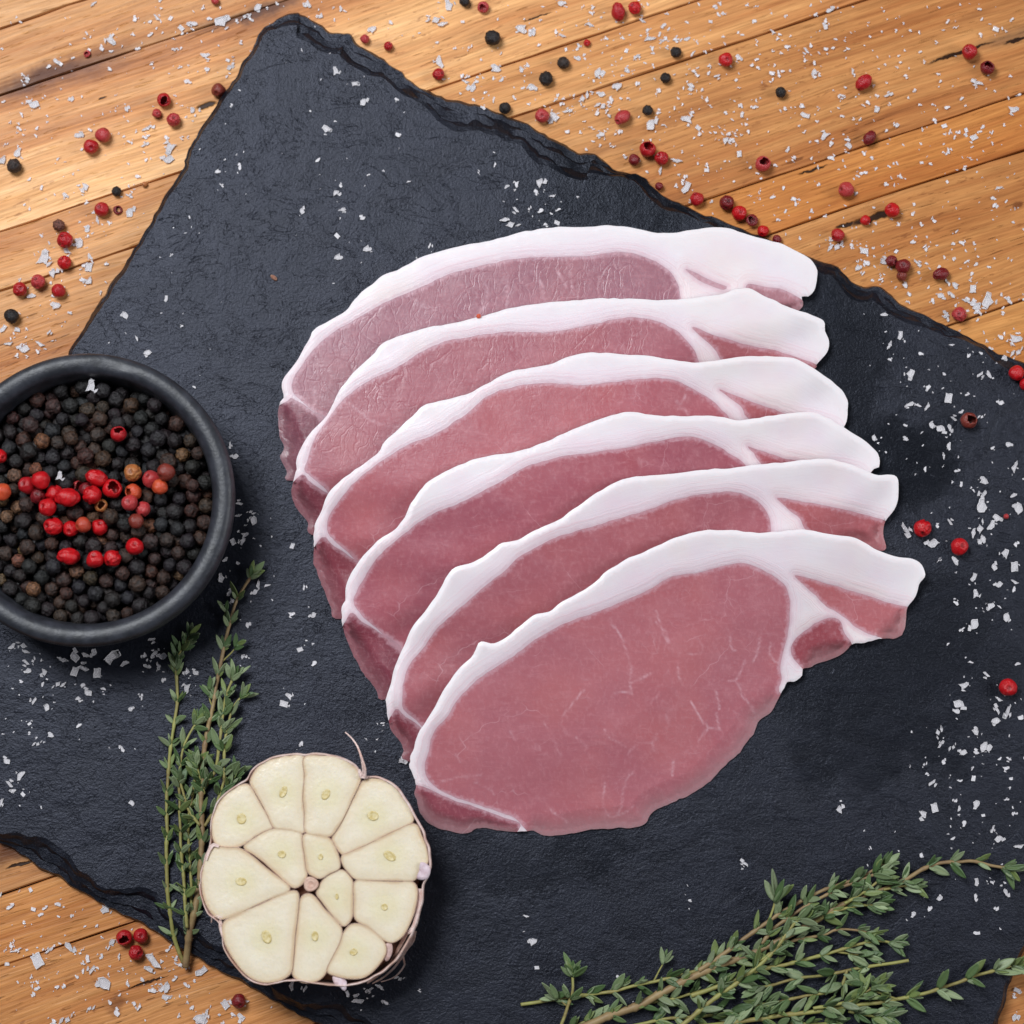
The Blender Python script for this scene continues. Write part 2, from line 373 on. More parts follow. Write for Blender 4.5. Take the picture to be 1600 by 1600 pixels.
# ---------------------------------------------------------------- pork slices
L6, R6 = np.array((640, 1190.)), np.array((1446, 898.))
S6_right = [(1416, 948), (1414, 965), (1411, 986), (1404, 996), (1378, 999), (1337, 1007), (1326, 1013), (1313, 1024), (1292, 1032), (1268, 1041), (1254, 1045), (1252, 1055), (1240, 1065), (1230, 1066), (1225, 1075), (1215, 1095), (1206, 1110), (1187, 1125), (1180, 1144), (1155, 1175), (1120, 1209), (1086, 1237), (1034, 1261), (1018, 1273), (1010, 1287), (985, 1292), (924, 1295), (879, 1302), (855, 1306), (834, 1296), (814, 1299), (772, 1295), (745, 1294), (731, 1302), (693, 1295), (669, 1285), (654, 1261), (649, 1240), (651, 1222)]
slices = [
 dict(top=[(442, 621), (441, 599), (461, 567), (482, 530), (492, 514), (536, 489), (554, 467), (580, 444), (595, 430), (620, 421), (658, 403), (701, 389), (745, 380), (811, 364), (858, 355), (920, 353), (974, 354), (1041, 364), (1086, 359), (1135, 356), (1176, 369), (1229, 384), (1255, 398), (1270, 409), (1277, 428), (1274, 450), (1263, 464), (1253, 464), (1251, 484)],
      flap=[(461, 752), (448, 736), (439, 717), (445, 699), (437, 680), (432, 646), (437, 627)],
      eye=[(456, 612), (459, 589), (473, 567), (489, 546), (514, 524), (545, 505), (582, 483), (623, 464), (664, 446), (701, 430), (748, 417), (811, 405), (870, 402), (920, 400), (946, 395), (974, 393), (1007, 401), (1041, 420), (1058, 442), (1063, 467), (1060, 500)],
      tail=[(1166, 444), (1195, 447), (1225, 452), (1249, 463), (1247, 484), (1235, 500), (1180, 480)], c=lin(152, 102, 114), streak=True),
 dict(top=[(463, 733), (464, 716), (482, 680), (511, 646), (529, 614), (554, 580), (582, 555), (601, 536), (639, 521), (679, 510), (720, 503), (779, 486), (842, 475), (920, 468), (974, 468), (1030, 469), (1068, 467), (1124, 459), (1154, 451), (1176, 453), (1199, 465), (1236, 480), (1262, 490), (1287, 501), (1289, 517), (1295, 536), (1291, 551), (1275, 570), (1271, 577)],
      flap=[(497, 838), (481, 815), (465, 795), (455, 771), (460, 744)],
      eye=[(478, 738), (480, 722), (489, 692), (511, 658), (526, 636), (551, 611), (582, 592), (620, 574), (658, 549), (701, 533), (748, 524), (795, 519), (858, 519), (920, 508), (955, 499), (992, 496), (1030, 504), (1060, 521), (1082, 544), (1092, 564), (1095, 595)],
      tail=[(1082, 512), (1120, 525), (1161, 538), (1210, 547), (1245, 558), (1270, 570), (1266, 585), (1200, 590), (1140, 575), (1112, 540)], c=lin(160, 96, 106)),
 dict(top=[(492, 822), (501, 799), (515, 767), (542, 742), (570, 722), (592, 705), (604, 689), (645, 649), (664, 633), (711, 621), (742, 610), (795, 583), (858, 571), (888, 559), (918, 551), (974, 553), (1030, 559), (1090, 566), (1142, 559), (1199, 556), (1240, 560), (1270, 576), (1311, 604), (1326, 626), (1324, 649), (1317, 668), (1300, 690)],
      flap=[(536, 966), (518, 946), (501, 909), (489, 876), (491, 842)],
      eye=[(516, 838), (511, 815), (526, 787), (554, 754), (583, 730), (620, 705), (645, 692), (686, 674), (726, 649), (764, 617), (811, 602), (858, 599), (920, 601), (992, 592), (1041, 591), (1079, 606), (1112, 626), (1128, 641), (1139, 655), (1146, 680)],
      tail=[(1124, 609), (1158, 621), (1199, 636), (1240, 650), (1300, 668), (1290, 690), (1220, 690), (1172, 658), (1155, 634)], c=lin(169, 97, 106)),
 dict(top=[(538, 938), (542, 913), (558, 880), (583, 852), (623, 820), (648, 779), (660, 762), (683, 743), (733, 721), (764, 711), (790, 710), (811, 705), (858, 686), (921, 660), (959, 649), (996, 644), (1030, 649), (1105, 651), (1161, 656), (1218, 649), (1270, 646), (1311, 664), (1349, 686), (1371, 709), (1374, 730), (1366, 733), (1340, 760)],
      flap=[(606, 1092), (587, 1076), (562, 1043), (540, 994), (535, 960)],
      eye=[(562, 958), (551, 941), (558, 921), (570, 901), (595, 864), (623, 840), (648, 820), (684, 799), (720, 785), (770, 758), (820, 731), (880, 713), (925, 707), (992, 696), (1041, 686), (1079, 681), (1112, 692), (1142, 709), (1167, 731), (1172, 755)],
      tail=[(1168, 697), (1198, 706), (1231, 717), (1290, 728), (1340, 738), (1330, 760), (1250, 770), (1192, 726), (1178, 708)], c=lin(161, 90, 102)),
 dict(top=[(604, 1088), (612, 1065), (621, 1034), (640, 990), (666, 952), (683, 928), (697, 904), (711, 887), (741, 876), (766, 862), (784, 849), (807, 845), (838, 828), (872, 811), (900, 794), (929, 772), (974, 750), (1030, 742), (1086, 735), (1142, 731), (1199, 724), (1255, 718), (1292, 717), (1330, 727), (1367, 740), (1397, 743), (1403, 765), (1399, 791), (1384, 814), (1381, 835), (1383, 860)],
      flap=[(640, 1190), (632, 1168), (611, 1137), (606, 1110)],
      eye=[(630, 1108), (629, 1090), (631, 1065), (642, 1038), (662, 1014), (683, 983), (717, 952), (752, 921), (793, 886), (820, 866), (862, 842), (906, 828), (958, 813), (1010, 797), (1050, 782), (1090, 772), (1135, 768), (1169, 776), (1195, 795), (1203, 817), (1203, 850)],
      tail=[(1214, 778), (1253, 784), (1297, 793), (1341, 802), (1377, 812), (1376, 835), (1378, 868), (1320, 870), (1266, 836), (1249, 811), (1231, 795)], c=lin(163, 94, 103)),
 dict(top=[(640, 1190), (647, 1168), (656, 1141), (678, 1106), (697, 1072), (714, 1046), (735, 1027), (743, 1014), (752, 1003), (772, 1005), (793, 993), (820, 972), (838, 959), (858, 955), (875, 941), (903, 928), (924, 916), (944, 897), (975, 876), (1020, 856), (1061, 838), (1096, 828), (1137, 827), (1186, 831), (1240, 828), (1275, 831), (1302, 834), (1344, 844), (1374, 861), (1402, 871), (1426, 874), (1440, 883), (1446, 898), (1436, 914), (1430, 931)],
      flap=None,
      eye=[(676, 1226), (664, 1203), (671, 1168), (680, 1141), (700, 1120), (714, 1093), (735, 1072), (762, 1051), (800, 1027), (827, 1007), (865, 983), (903, 966), (944, 952), (992, 931), (1020, 917), (1052, 900), (1103, 892), (1155, 880), (1189, 890), (1220, 907), (1232, 928), (1234, 959), (1228, 1000), (1219, 1040), (1221, 1062), (1217, 1080)],
      tail=[(1242, 899), (1275, 907), (1309, 917), (1344, 928), (1378, 938), (1411, 951), (1409, 968), (1406, 985), (1399, 993), (1378, 996), (1357, 990), (1337, 979), (1316, 962), (1292, 948), (1275, 931), (1256, 914)], c=lin(174, 105, 114)),
]
GX0, GY0, GS = 400, 320, 4
gxs = np.arange(GX0, 1480, GS); gys = np.arange(GY0, 1340, GS)
GXX, GYY = np.meshgrid(gxs, gys); gpts = np.stack([GXX.ravel(), GYY.ravel()], 1).astype(float)
H = np.zeros(GXX.shape)
def gblur(a, sg):
    r = int(sg*3)+1; k = np.exp(-.5*(np.arange(-r, r+1)/sg)**2); k /= k.sum()
    p = np.pad(a, r, mode='edge')
    p = np.apply_along_axis(lambda v: np.convolve(v, k, 'valid'), 1, p)
    return np.apply_along_axis(lambda v: np.convolve(v, k, 'valid'), 0, p)
def dilate(a, r):
    for ax in (0, 1):
        b = a.copy()
        for d in range(-r, r+1):
            if d: b = np.maximum(b, np.roll(a, d, ax))
        a = b
    return a
def samp(G, p):
    x = np.clip((p[:, 0]-GX0)/GS, 0, G.shape[1]-1.001); y = np.clip((p[:, 1]-GY0)/GS, 0, G.shape[0]-1.001)
    i = x.astype(int); j = y.astype(int); fx = x-i; fy = y-j
    return (G[j, i]*(1-fx)+G[j, i+1]*fx)*(1-fy)+(G[j+1, i]*(1-fx)+G[j+1, i+1]*fx)*fy
c8 = lambda l: [(580+.3436*x, 780+.3436*y) for x, y in l]
c12 = lambda l: [(1000+.3436*x, 780+.3436*y) for x, y in l]
veins6 = [c8(l) for l in ([(1090, 545), (1150, 650), (1175, 740), (1180, 830), (1188, 885)], [(1183, 832), (1230, 815), (1275, 790)], [(1188, 885), (1150, 880), (1105, 888)], [(1290, 560), (1330, 590), (1352, 655)],
    [(965, 865), (905, 945), (860, 1010)], [(775, 1015), (830, 1085), (862, 1165)], [(1055, 1050), (1100, 1095), (1160, 1130)], [(1160, 1160), (1215, 1115), (1270, 1112), (1300, 1070)], [(1190, 1240), (1150, 1310), (1138, 1400), (1100, 1450)],
    [(1065, 1290), (1058, 1400), (1098, 1450), (1190, 1400)], [(810, 1405), (850, 1440), (890, 1472)], [(310, 1282), (400, 1268), (500, 1250)], [(560, 1340), (500, 1300), (470, 1290)], [(930, 1080), (960, 1100), (990, 1140)], [(640, 1060), (660, 1090)], [(390, 1160), (410, 1190)])]
veins6 += [c12(l) for l in ([(78, 512), (92, 570), (132, 655)], [(258, 625), (290, 700), (222, 702)], [(400, 590), (412, 665), (430, 690)], [(590, 655), (600, 730), (642, 758)], [(475, 735), (440, 822), (400, 830)], [(440, 822), (468, 895), (512, 945), (520, 965)],
    [(228, 925), (268, 978), (310, 1035), (362, 1042)], [(362, 1042), (350, 975)], [(310, 1035), (268, 1100)], [(152, 1188), (148, 1260)], [(38, 935), (92, 878)], [(172, 760), (184, 830)], [(120, 985), (135, 1010)], [(520, 740), (560, 600)], [(340, 870), (360, 960)], [(50, 1095), (60, 1145)])]
c6 = lambda l: [(420+.3125*x, 330+.3125*y) for x, y in l]
extra = {0: [c6(l) for l in ([(1060, 300), (1090, 420), (1060, 500)], [(1180, 330), (1200, 420), (1185, 500)], [(1320, 300), (1370, 380), (1380, 450)], [(1440, 300), (1490, 380)], [(1500, 270), (1530, 420)], [(220, 900), (300, 960)])],
         2: [[(1060, 640), (1072, 620)], [(1055, 626), (1075, 648), (1082, 660)]], 4: [[(915, 838), (930, 830), (948, 822), (975, 815), (1010, 808)]], 1: [[(530, 620), (560, 640), (590, 660), (640, 665)]]}

def lean_mat():
    m = M('lean_meat'); oc = m.ocol(); de = m.attr('dfat'); do = m.attr('dout'); ve = m.attr('vein')
    n1 = m.noise(26, 3, .6); n2 = m.noise(110, 4, .6, dist=.4); n3 = m.noise(900, 3, .6, m.map(scale=(1, .6, 1), rot=(0, 0, .5)))
    fib = m.noise(420, 3, .6, m.map(scale=(.45, 1.7, 1), rot=(0, 0, 1.25)), dist=1.0)
    col = m.mix(m.rng(n1, .35, .68, 0, .55), oc, m.mix(1, oc, (.92, .76, .80), 'MULTIPLY'))
    col = m.mix(m.rng(m.noise(34, 2, .5, m.map(loc=(3, 1, 2))), .5, .72, 0, .4), col, m.mix(1, oc, (1.22, 1.18, 1.0), 'MULTIPLY'))
    col = m.mix(m.rng(n2, .45, .75, 0, .16), col, lin(200, 140, 148))
    col = m.mix(m.rng(n3, .50, .72, 0, .18), col, lin(214, 162, 168))
    col = m.mix(m.rng(fib, .52, .70, 0, .12), col, lin(216, 160, 166))
    # hair-fine marbling, broken up by noise
    wp = m.vmath('ADD', m.ob, m.vmath('MULTIPLY', m.vmath('SUBTRACT', m.noise(70, 3, .6, col=True), (.5, .5, .5)), (.012, .012, 0)))
    v1 = m.math('MULTIPLY', m.rng(m.vor(52, wp), .010, .0), m.rng(m.noise(60, 3, .6, m.map(loc=(1, 2, 3))), .52, .64))
    v2 = m.math('MULTIPLY', m.rng(m.vor(150, wp), .022, .0), m.rng(m.noise(75, 3, .6, m.map(loc=(7, 2, 1))), .56, .68))
    vv = m.math('MAXIMUM', m.math('MULTIPLY', v1, .30), m.math('MULTIPLY', v2, .20))
    vw = m.math('MULTIPLY', ve, m.math('MULTIPLY', m.rng(m.noise(340, 3, .7), .25, .66), m.rng(m.noise(90, 2, .5), .35, .6, .35, 1)))
    vv = m.math('MAXIMUM', vv, m.math('MULTIPLY', vw, .66))
    col = m.mix(vv, col, lin(226, 190, 198))
    nb = m.noise(700, 3, .6)
    e = m.rng(m.math('ADD', de, m.math('MULTIPLY', m.math('SUBTRACT', nb, .5), 14)), 0, 7, .55, 0, True)
    col = m.mix(e, col, lin(210, 170, 180))
    # cut rim of the muscle dries to a paler greyish tone
    col = m.mix(m.math('MULTIPLY', m.rng(m.math('ADD', do, m.math('MULTIPLY', m.math('SUBTRACT', n2, .5), 30)), 0, 34, .6, 0, True), m.attr('rim')), col, lin(150, 122, 124))
    h = m.math('ADD', m.math('MULTIPLY', n3, .3), m.math('MULTIPLY', fib, .25)); h = m.math('ADD', h, m.math('MULTIPLY', n2, 1.0))
    cr = m.rng(m.vor(95, m.map(wp, (1.5, .7, 1), rot=(0, 0, .15))), .04, 0)
    cr2 = m.rng(m.vor(210, m.map(wp, (1.7, .5, 1), rot=(0, 0, .1))), .05, 0); cr = m.math('MAXIMUM', cr, m.math('MULTIPLY', cr2, .6))
    cr = m.math('MULTIPLY', cr, m.rng(m.noise(40, 2), .38, .55)); h = m.math('SUBTRACT', h, m.math('MULTIPLY', cr, m.math('MULTIPLY', m.attr('crease'), .24)))
    m.set(Base_Color=col, Roughness=m.rng(n2, .35, .65, .30, .46), Normal=m.bump(h, .00030, .75), Subsurface_Weight=.35, Subsurface_Radius=(.0035, .0013, .0012), Subsurface_Scale=1.0)
    m.b.inputs['Specular IOR Level'].default_value = .42
    return m.m
def fat_mat():
    m = M('pork_fat'); do = m.attr('dout'); de = m.attr('dfat'); xyz = m.sep(m.ob)
    u = m.math('ADD', m.math('MULTIPLY', xyz[0], 5000), m.math('MULTIPLY', xyz[1], -1500))
    sv = m.comb(m.math('MULTIPLY', u, .006), m.math('MULTIPLY', do, .16), 0)
    st = m.noise(1.5, 4, .6, sv, dist=.3)
    sv2 = m.comb(m.math('MULTIPLY', u, .006), m.math('MULTIPLY', de, .2), 5)
    st2 = m.noise(1.6, 4, .6, sv2, dist=.3)
    n1 = m.noise(60, 3, .5)
    col = m.mix(m.rng(n1, .3, .7), lin(225, 216, 221), lin(223, 206, 214))
    col = m.mix(m.rng(m.math('ADD', do, m.math('MULTIPLY', m.math('SUBTRACT', n1, .5), 40)), 0, 40, .7, 0, True), col, lin(226, 220, 221))
    nearlean = m.rng(de, 34, 4, 0, 1, True)
    col = m.mix(m.rng(m.math('ADD', de, m.math('MULTIPLY', m.math('SUBTRACT', n1, .5), 20)), 24, 0, 0, .42, True), col, lin(224, 196, 204))
    col = m.mix(m.math('MULTIPLY', m.rng(st2, .5, .68), m.math('MULTIPLY', nearlean, .55)), col, lin(220, 178, 188))
    col = m.mix(m.rng(st, .58, .74, 0, .14), col, lin(226, 200, 208))
    col = m.mix(m.rng(m.noise(30, 2, .5, m.map(loc=(9, 9, 9))), .6, .72, 0, .22), col, lin(228, 214, 196))
    col = m.mix(m.rng(m.math('ADD', de, m.math('MULTIPLY', m.math('SUBTRACT', m.noise(500), .5), 8)), 0, 6, .55, 0, True), col, lin(212, 176, 186))
    h = m.math('ADD', m.math('MULTIPLY', st, .28), m.math('MULTIPLY', m.math('MULTIPLY', st2, nearlean), 1.2)); h = m.math('ADD', h, m.math('MULTIPLY', m.noise(250, 4, .6), .35))
    m.set(Base_Color=col, Roughness=m.rng(m.noise(180, 3), .35, .65, .30, .5), Normal=m.bump(h, .00035, .6), Subsurface_Weight=.4, Subsurface_Radius=(.004, .003, .0028), Subsurface_Scale=1.0)
    m.b.inputs['Specular IOR Level'].default_value = .38
    return m.m
LEAN = lean_mat(); FAT = fat_mat()
TH = .0043
slabels = ['backmost raw pork loin slice, greyish mauve with a creased surface, furthest up the slate',
  'second pork loin slice from the back, its lean creased and pale pink',
  'third pork loin slice from the back, its bulging lean the warmest pink',
  'fourth pork loin slice from the back, its fat end just above the square one',
  'pork loin slice with a square cut fat end, directly under the frontmost slice',
  'frontmost raw pork loin slice, the only one showing its whole marbled oval face']
HL = []
for k, sl in enumerate(slices):
    top = sl['top']; l = np.array(top[0], float)
    Rk = np.array([(1277, 428), (1295, 536), (1326, 626), (1374, 728), (1403, 765), (1446, 898)][k], float)
    z6 = complex(*(R6-L6)); zk = complex(*(Rk-l)); rot = zk/z6
    mp = lambda p: (lambda q: (q.real+l[0], q.imag+l[1]))(rot*complex(p[0]-L6[0], p[1]-L6[1]))
    if k == 5: rest = S6_right
    else:
        cut = {0: 4, 1: 4, 2: 5, 3: 5, 4: 4}[k]
        rest = [mp(p) for p in S6_right[cut:30]]
        # pull hidden lower contour slightly up and inwards so that it stays under the next slice
        rest = [(x, y-14) for x, y in rest if x > sl['flap'][0][0]+60]+sl['flap']
    out = catmull(top+rest, 5)
    ss = np.arange(len(out))*5.0; nrm = normals2(out)
    low_ = np.clip((arclen(out)-arclen(catmull(top, 5, False))[-1])/60, 0, 1); out = out+nrm*(lnoise(ss, 11, 200+k)*(.9+.5*low_)+vnoise(ss, 37, 220+k)*1.5+lnoise(ss, 6, 240+k)*.8*low_)[:, None]
    def push(pts, lim=14, by=18):
        pts = np.array(pts, float); r = []
        for p in pts:
            dd = np.hypot(*(out-p).T); j = int(np.argmin(dd))
            r.append(p-nrm[j]*(by if dd[j] < lim else 0))
        return [tuple(p) for p in r]
    # lean regions --------------------------------------------------------
    eye = sl['eye']
    if k == 5:
        low = [(1213, 1090), (1196, 1112), (1178, 1130), (1171, 1146), (1148, 1176), (1114, 1208), (1080, 1232), (1030, 1255), (1004, 1272), (980, 1282), (924, 1287), (880, 1292), (840, 1287), (814, 1281), (786, 1270), (752, 1257), (706, 1241)]
        side = [(668, 1232), (700, 1247), (750, 1264), (786, 1278), (806, 1288), (800, 1294), (772, 1290), (745, 1289), (731, 1297), (695, 1290), (673, 1281), (658, 1259), (654, 1240), (656, 1227)]
        oval = [(1278, 972), (1299, 965), (1314, 972), (1320, 990), (1326, 1006), (1311, 1019), (1290, 1027), (1268, 1036), (1254, 1035), (1241, 1029), (1236, 1017), (1241, 1001), (1258, 986)]
        low[-4:] = [(806, 1279), (780, 1269), (747, 1257), (706, 1244)]; low = push(low[:-4], 30, 22)+low[-4:]
        side = side[:4]+[(814, 1287)]+push([(800, 1294), (772, 1290), (745, 1289), (731, 1297), (695, 1290), (673, 1281), (658, 1259), (654, 1240), (656, 1227)], 14, 16)
        tl = sl['tail']; tl = tl[:5]+push([(1413, 951), (1409, 968), (1406, 985), (1399, 993)], 16, 20)+tl[9:]
        oval = oval[:4]+push(oval[4:10], 14, 14)+oval[10:]
        leans = [('eye_muscle', eye+low), ('tail_muscle', tl), ('side_muscle', side), ('inner_muscle', oval)]
    else:
        low6 = [(1213, 1090), (1178, 1130), (1148, 1176), (1080, 1232), (1004, 1272), (924, 1287), (840, 1284), (786, 1268)]
        lw = [mp(p) for p in low6]; lw = [(x, y-18) for x, y in lw]
        ex, ey = eye[0]; fx, fy = sl['flap'][0]
        leans = [('eye_muscle', eye+lw+[(ex+70, ey+62), (ex+26, ey+24)]), ('tail_muscle', push(sl['tail'], 9, 14))]
        fl = sl['flap'][::-1]; f0 = np.array(fl[0], float)
        pts = [tuple(np.array(p)+(3.5, 1.5)) for p in fl]
        side = [(fl[0][0]+12, fl[0][1]-2)]+push([(x, y) for x, y in pts[1:]], 12, 14)+[(fx+60, fy+40), (ex+70, ey+64), (ex+25, ey+27), (ex+3, ey+13)]
        leans.append(('side_muscle', side))
    loops = []; names = []
    for nm, lp in leans:
        q = catmull(lp, 6); sq = np.arange(len(q))*6.0
        q = q+normals2(q)*(lnoise(sq, 9, 300+k)*.9+vnoise(sq, 40, 330+k)*1.2)[:, None]
        loops.append(q); names.append(nm)
    streaks = []
    if sl.get('streak'):
        q = catmull([(1071, 421), (1085, 425), (1102, 434), (1120, 442), (1136, 448), (1130, 453), (1112, 447), (1092, 438)], 5); loops.append(q); names.append('tail_muscle')
    v, f = cdt(out, loops, 3.4 if k == 5 else 4.6)
    cen = v[f].mean(1); reg = np.full(len(f), -1)
    for i, q in enumerate(loops): reg[inside(cen, q)] = i
    dout = dist(v, out); dl = np.full(len(v), 1e9)
    for q in loops:
        qi = q[inside(q, out)]; qi = qi[dist(qi, out) > 3.5]
        for a_ in range(0, len(qi), 60):
            B_ = qi[a_:a_+60]; dl = np.minimum(dl, np.sqrt(((v[:, None]-B_)**2).sum(2)).min(1))
    dl = np.maximum(dl-1.2, 0)
    inl = np.zeros(len(v), bool)
    for q in loops: inl |= inside(v, q)
    # drape over what already lies below -----------------------------------
    mask = inside(gpts, out).reshape(H.shape)
    base = gblur(dilate(H, 5), 4.0) if k < 5 else gblur(dilate(H, 9), 9.0); base = np.maximum(base, H); base = gblur(base, 1.6)
    if k == 0: base = base*0
    bz = samp(base, v)
    leanrim = inl & (dout < 40)
    prof = np.sqrt(np.clip(1-(1-np.clip(dout/4.5, 0, 1))**2, 0, 1))
    und = np.array([noise.noise(Vector((x*.006, y*.006, k*3.1)))*.55+noise.noise(Vector((x*.02, y*.02, k*5.1)))*.22 for x, y in v])
    fatlift = np.where(inl, 0, .0003*np.clip(dl/12, 0, 1))
    th = TH*(1+.0*und)
    thin = np.ones(len(v))
    if k == 5: thin = .45+.55*np.clip(dist(v, np.array([(654, 1261), (700, 1300), (860, 1306), (1010, 1290), (1090, 1237), (1155, 1175), (1206, 1110)]), False)/150, 0, 1)
    bare = np.clip((dl-dout+8)/22, 0, 1)*inl; tap = 1-(1-(.12+.88*np.clip(dout/34, 0, 1)**.8))*bare
    zt = T+bz+.0003+tap*th*thin*(.72+.28*prof)+und*.0006*np.clip(dout/40, .2, 1)+fatlift
    zb = T+bz+.0003
    vein = np.zeros(len(v))
    for pl in (veins6 if k == 5 else extra.get(k, [])):
        q = catmull(pl, 5, False); q = q+np.stack([lnoise(np.arange(len(q))*5, 12, len(q)), lnoise(np.arange(len(q))*5, 12, len(q)+9)], 1)*2.2
        m0 = (np.abs(v[:, 0]-q[:, 0].mean()) < 140) & (np.abs(v[:, 1]-q[:, 1].mean()) < 140)
        dd = dist(v[m0], q, False); vein[m0] = np.maximum(vein[m0], np.clip(1-dd/(2.2 if k == 5 else 2.6), 0, 1))
    Pt = P(v[:, 0], v[:, 1], zt); Pb = P(v[:, 0], v[:, 1], zb)
    # shading normals of the whole top sheet, so that the parts meet without a seam
    e1 = Pt[f[:, 1]]-Pt[f[:, 0]]; e2 = Pt[f[:, 2]]-Pt[f[:, 0]]; fn = np.cross(e1, e2); VN = np.zeros_like(Pt)
    for j_ in range(3): np.add.at(VN, f[:, j_], fn)
    VN /= np.linalg.norm(VN, axis=1)[:, None]+1e-12
    ocen = dout < .05
    up_ = dout < 9; VN[up_] = VN[up_]*.35+np.array([0, 0, .65])
    oi = np.where(ocen)[0]
    if len(oi):
        nd_ = np.array([int(np.argmin(((out-v[a_])**2).sum(1))) for a_ in oi]); wq = np.where(dl[oi] < 2, .05, .02); VN[oi, 0] += -nrm[nd_, 0]*wq; VN[oi, 1] += nrm[nd_, 1]*wq
    VN /= np.linalg.norm(VN, axis=1)[:, None]+1e-12
    cx, cy = out.mean(0)
    root = empty('pork_slice', tuple(P(cx, cy, T)), slabels[k], 'pork slice', 'raw pork loin slices fanned out on the slate')
    for ri in range(-1, len(loops)):
        if ri >= 0 and names[ri] in [names[j] for j in range(ri)]: continue
        if ri == -1: sel = reg == -1
        else: sel = np.isin(reg, [j for j in range(len(loops)) if names[j] == names[ri]])
        ff = f[sel]
        if not len(ff): continue
        used = np.unique(ff); mpi = -np.ones(len(v), int); mpi[used] = np.arange(len(used)); nU = len(used)
        lf = mpi[ff]
        vs = np.concatenate([Pt[used], Pb[used]]); fs = [tuple(t) for t in lf]+[tuple(t[::-1]+nU) for t in lf]
        ed = {}
        for t in lf:
            for a, b in ((t[0], t[1]), (t[1], t[2]), (t[2], t[0])): ed[(a, b)] = 1
        for (a, b) in ed:
            if (b, a) not in ed and dout[used[a]] < .05 and dout[used[b]] < .05: fs.append((b, a, a+nU, b+nU))
        at = dict(dout=np.tile(dout[used], 2), dfat=np.tile(dl[used], 2), vein=np.tile(vein[used], 2), rim=np.tile(bare[used], 2)*(1.0 if k == 5 else .5), crease=np.full(2*nU, [1.0, .85, .45, .2, .15, .03][k]))
        nm = 'fat' if ri == -1 else names[ri]
        po = obj(nm, vs, fs, FAT if ri == -1 else LEAN, root, True, at)
        bn = VN[used].copy(); bn[:, 2] *= -1; po.data.normals_split_custom_set_from_vertices(np.concatenate([VN[used], bn]).tolist())
        c = np.array(sl['c'])
        if nm == 'side_muscle': c = c*np.array([.62, .45, .52])
        if nm == 'tail_muscle': c = c*(np.array([1.02, .92, .85]) if k != 0 else np.array([1.1, 1.2, 1.1]))
        if nm == 'inner_muscle': c = c*np.array([.72, .50, .52])
        po.color = (*np.clip(c, 0, 1), 1)
    H = np.where(mask, np.maximum(H, base+TH*.95), H)
    HL.append(out)
HTOP = H.copy()
def ground(px, py):
    """height of what lies at a photograph pixel: wood, slate or meat"""
    p = np.array([[px, py]], float)
    if inside(p, rv[-1][0])[0]:
        z = T
        if GX0 < px < 1476 and GY0 < py < 1336: z += float(samp(HTOP, p)[0])
        return z
    if inside(p, O)[0]: return T*.5
    return 0.0

# ---------------------------------------------------------------- bowl
BC = (132, 779); BH = .0312; bz0 = T
zr = bz0+BH; rimc = P(*BC, zr); SR = S*(D-BH)/D
bowl_mat = (lambda m: m.set(Base_Color=m.mix(m.rng(m.noise(220, 4, .65), .4, .7), lin(34, 36, 42), lin(54, 56, 64)), Roughness=m.rng(m.noise(300, 3), .3, .7, .42, .50),
        Normal=m.bump(m.math('ADD', m.noise(900, 3, .6), m.math('MULTIPLY', m.noise(60, 3, .5), .5)), .00018, .6)).m)(M('dark_stoneware'))
bowl = empty('spice_bowl', (rimc[0], rimc[1], bz0), 'round black stoneware bowl filled with peppercorns at the left edge of the slate', 'bowl')
prof = [(0, 0), (130, 0), (160, 4), (192, 24), (214, 52), (225, 84), (230, 112), (232, 130), (232, 143), (230, 150), (226, 154.5), (219, 156), (211, 155.5), (207, 154), (201, 150), (198, 142), (195, 122), (193, 100), (190, 80), (183, 66), (165, 59), (120, 56), (0, 55)]
prof = catmull([(r, z) for r, z in prof], 6, False); seg = 160; vs = []; fs = []
for r, z in prof:
    for j in range(seg):
        a = 2*PI*j/seg
        dr = 1+.004*math.sin(2*a+1)+.002*math.sin(5*a)
        dent = 0
        if z > 140: # thumb-like press mark on the far rim
            ddx = (r*math.cos(a)-42)/38; ddy = (r*math.sin(a)-214)/14; q = ddx*ddx+ddy*ddy
            dent = -3.2*math.exp(-q*q*1.2)
        vs.append((rimc[0]+max(r, .01)*dr*math.cos(a)*SR, rimc[1]+max(r, .01)*dr*math.sin(a)*SR, bz0+(z+dent)*S))
for i in range(len(prof)-1):
    for j in range(seg):
        k2 = (j+1) % seg; fs.append((i*seg+j, i*seg+k2, (i+1)*seg+k2, (i+1)*seg+j))
obj('bowl_body', vs, fs, bowl_mat, bowl)

# ---------------------------------------------------------------- peppercorn meshes
def ico(sub):
    import bmesh
    bm = bmesh.new(); bmesh.ops.create_icosphere(bm, subdivisions=sub, radius=1)
    v = np.array([tuple(x.co) for x in bm.verts]); f = [tuple(x.index for x in q.verts) for q in bm.faces]; bm.free(); return v, f
IV, IF = ico(4)
def nz(v, sc, off): return np.array([noise.noise(Vector((p*sc+off).tolist())) for p in v])
def ridged(v, sc, off): return 1-np.abs(np.array([noise.noise(Vector((p*sc+off).tolist())) for p in v]))*2.4
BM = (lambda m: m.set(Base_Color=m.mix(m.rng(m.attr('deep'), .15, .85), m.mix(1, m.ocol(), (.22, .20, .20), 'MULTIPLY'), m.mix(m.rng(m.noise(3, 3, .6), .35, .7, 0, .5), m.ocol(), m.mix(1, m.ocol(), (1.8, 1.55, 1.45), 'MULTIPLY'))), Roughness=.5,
        Normal=m.bump(m.noise(7, 4, .65), .0004, .8)).m)(M('black_pepper_husk'))
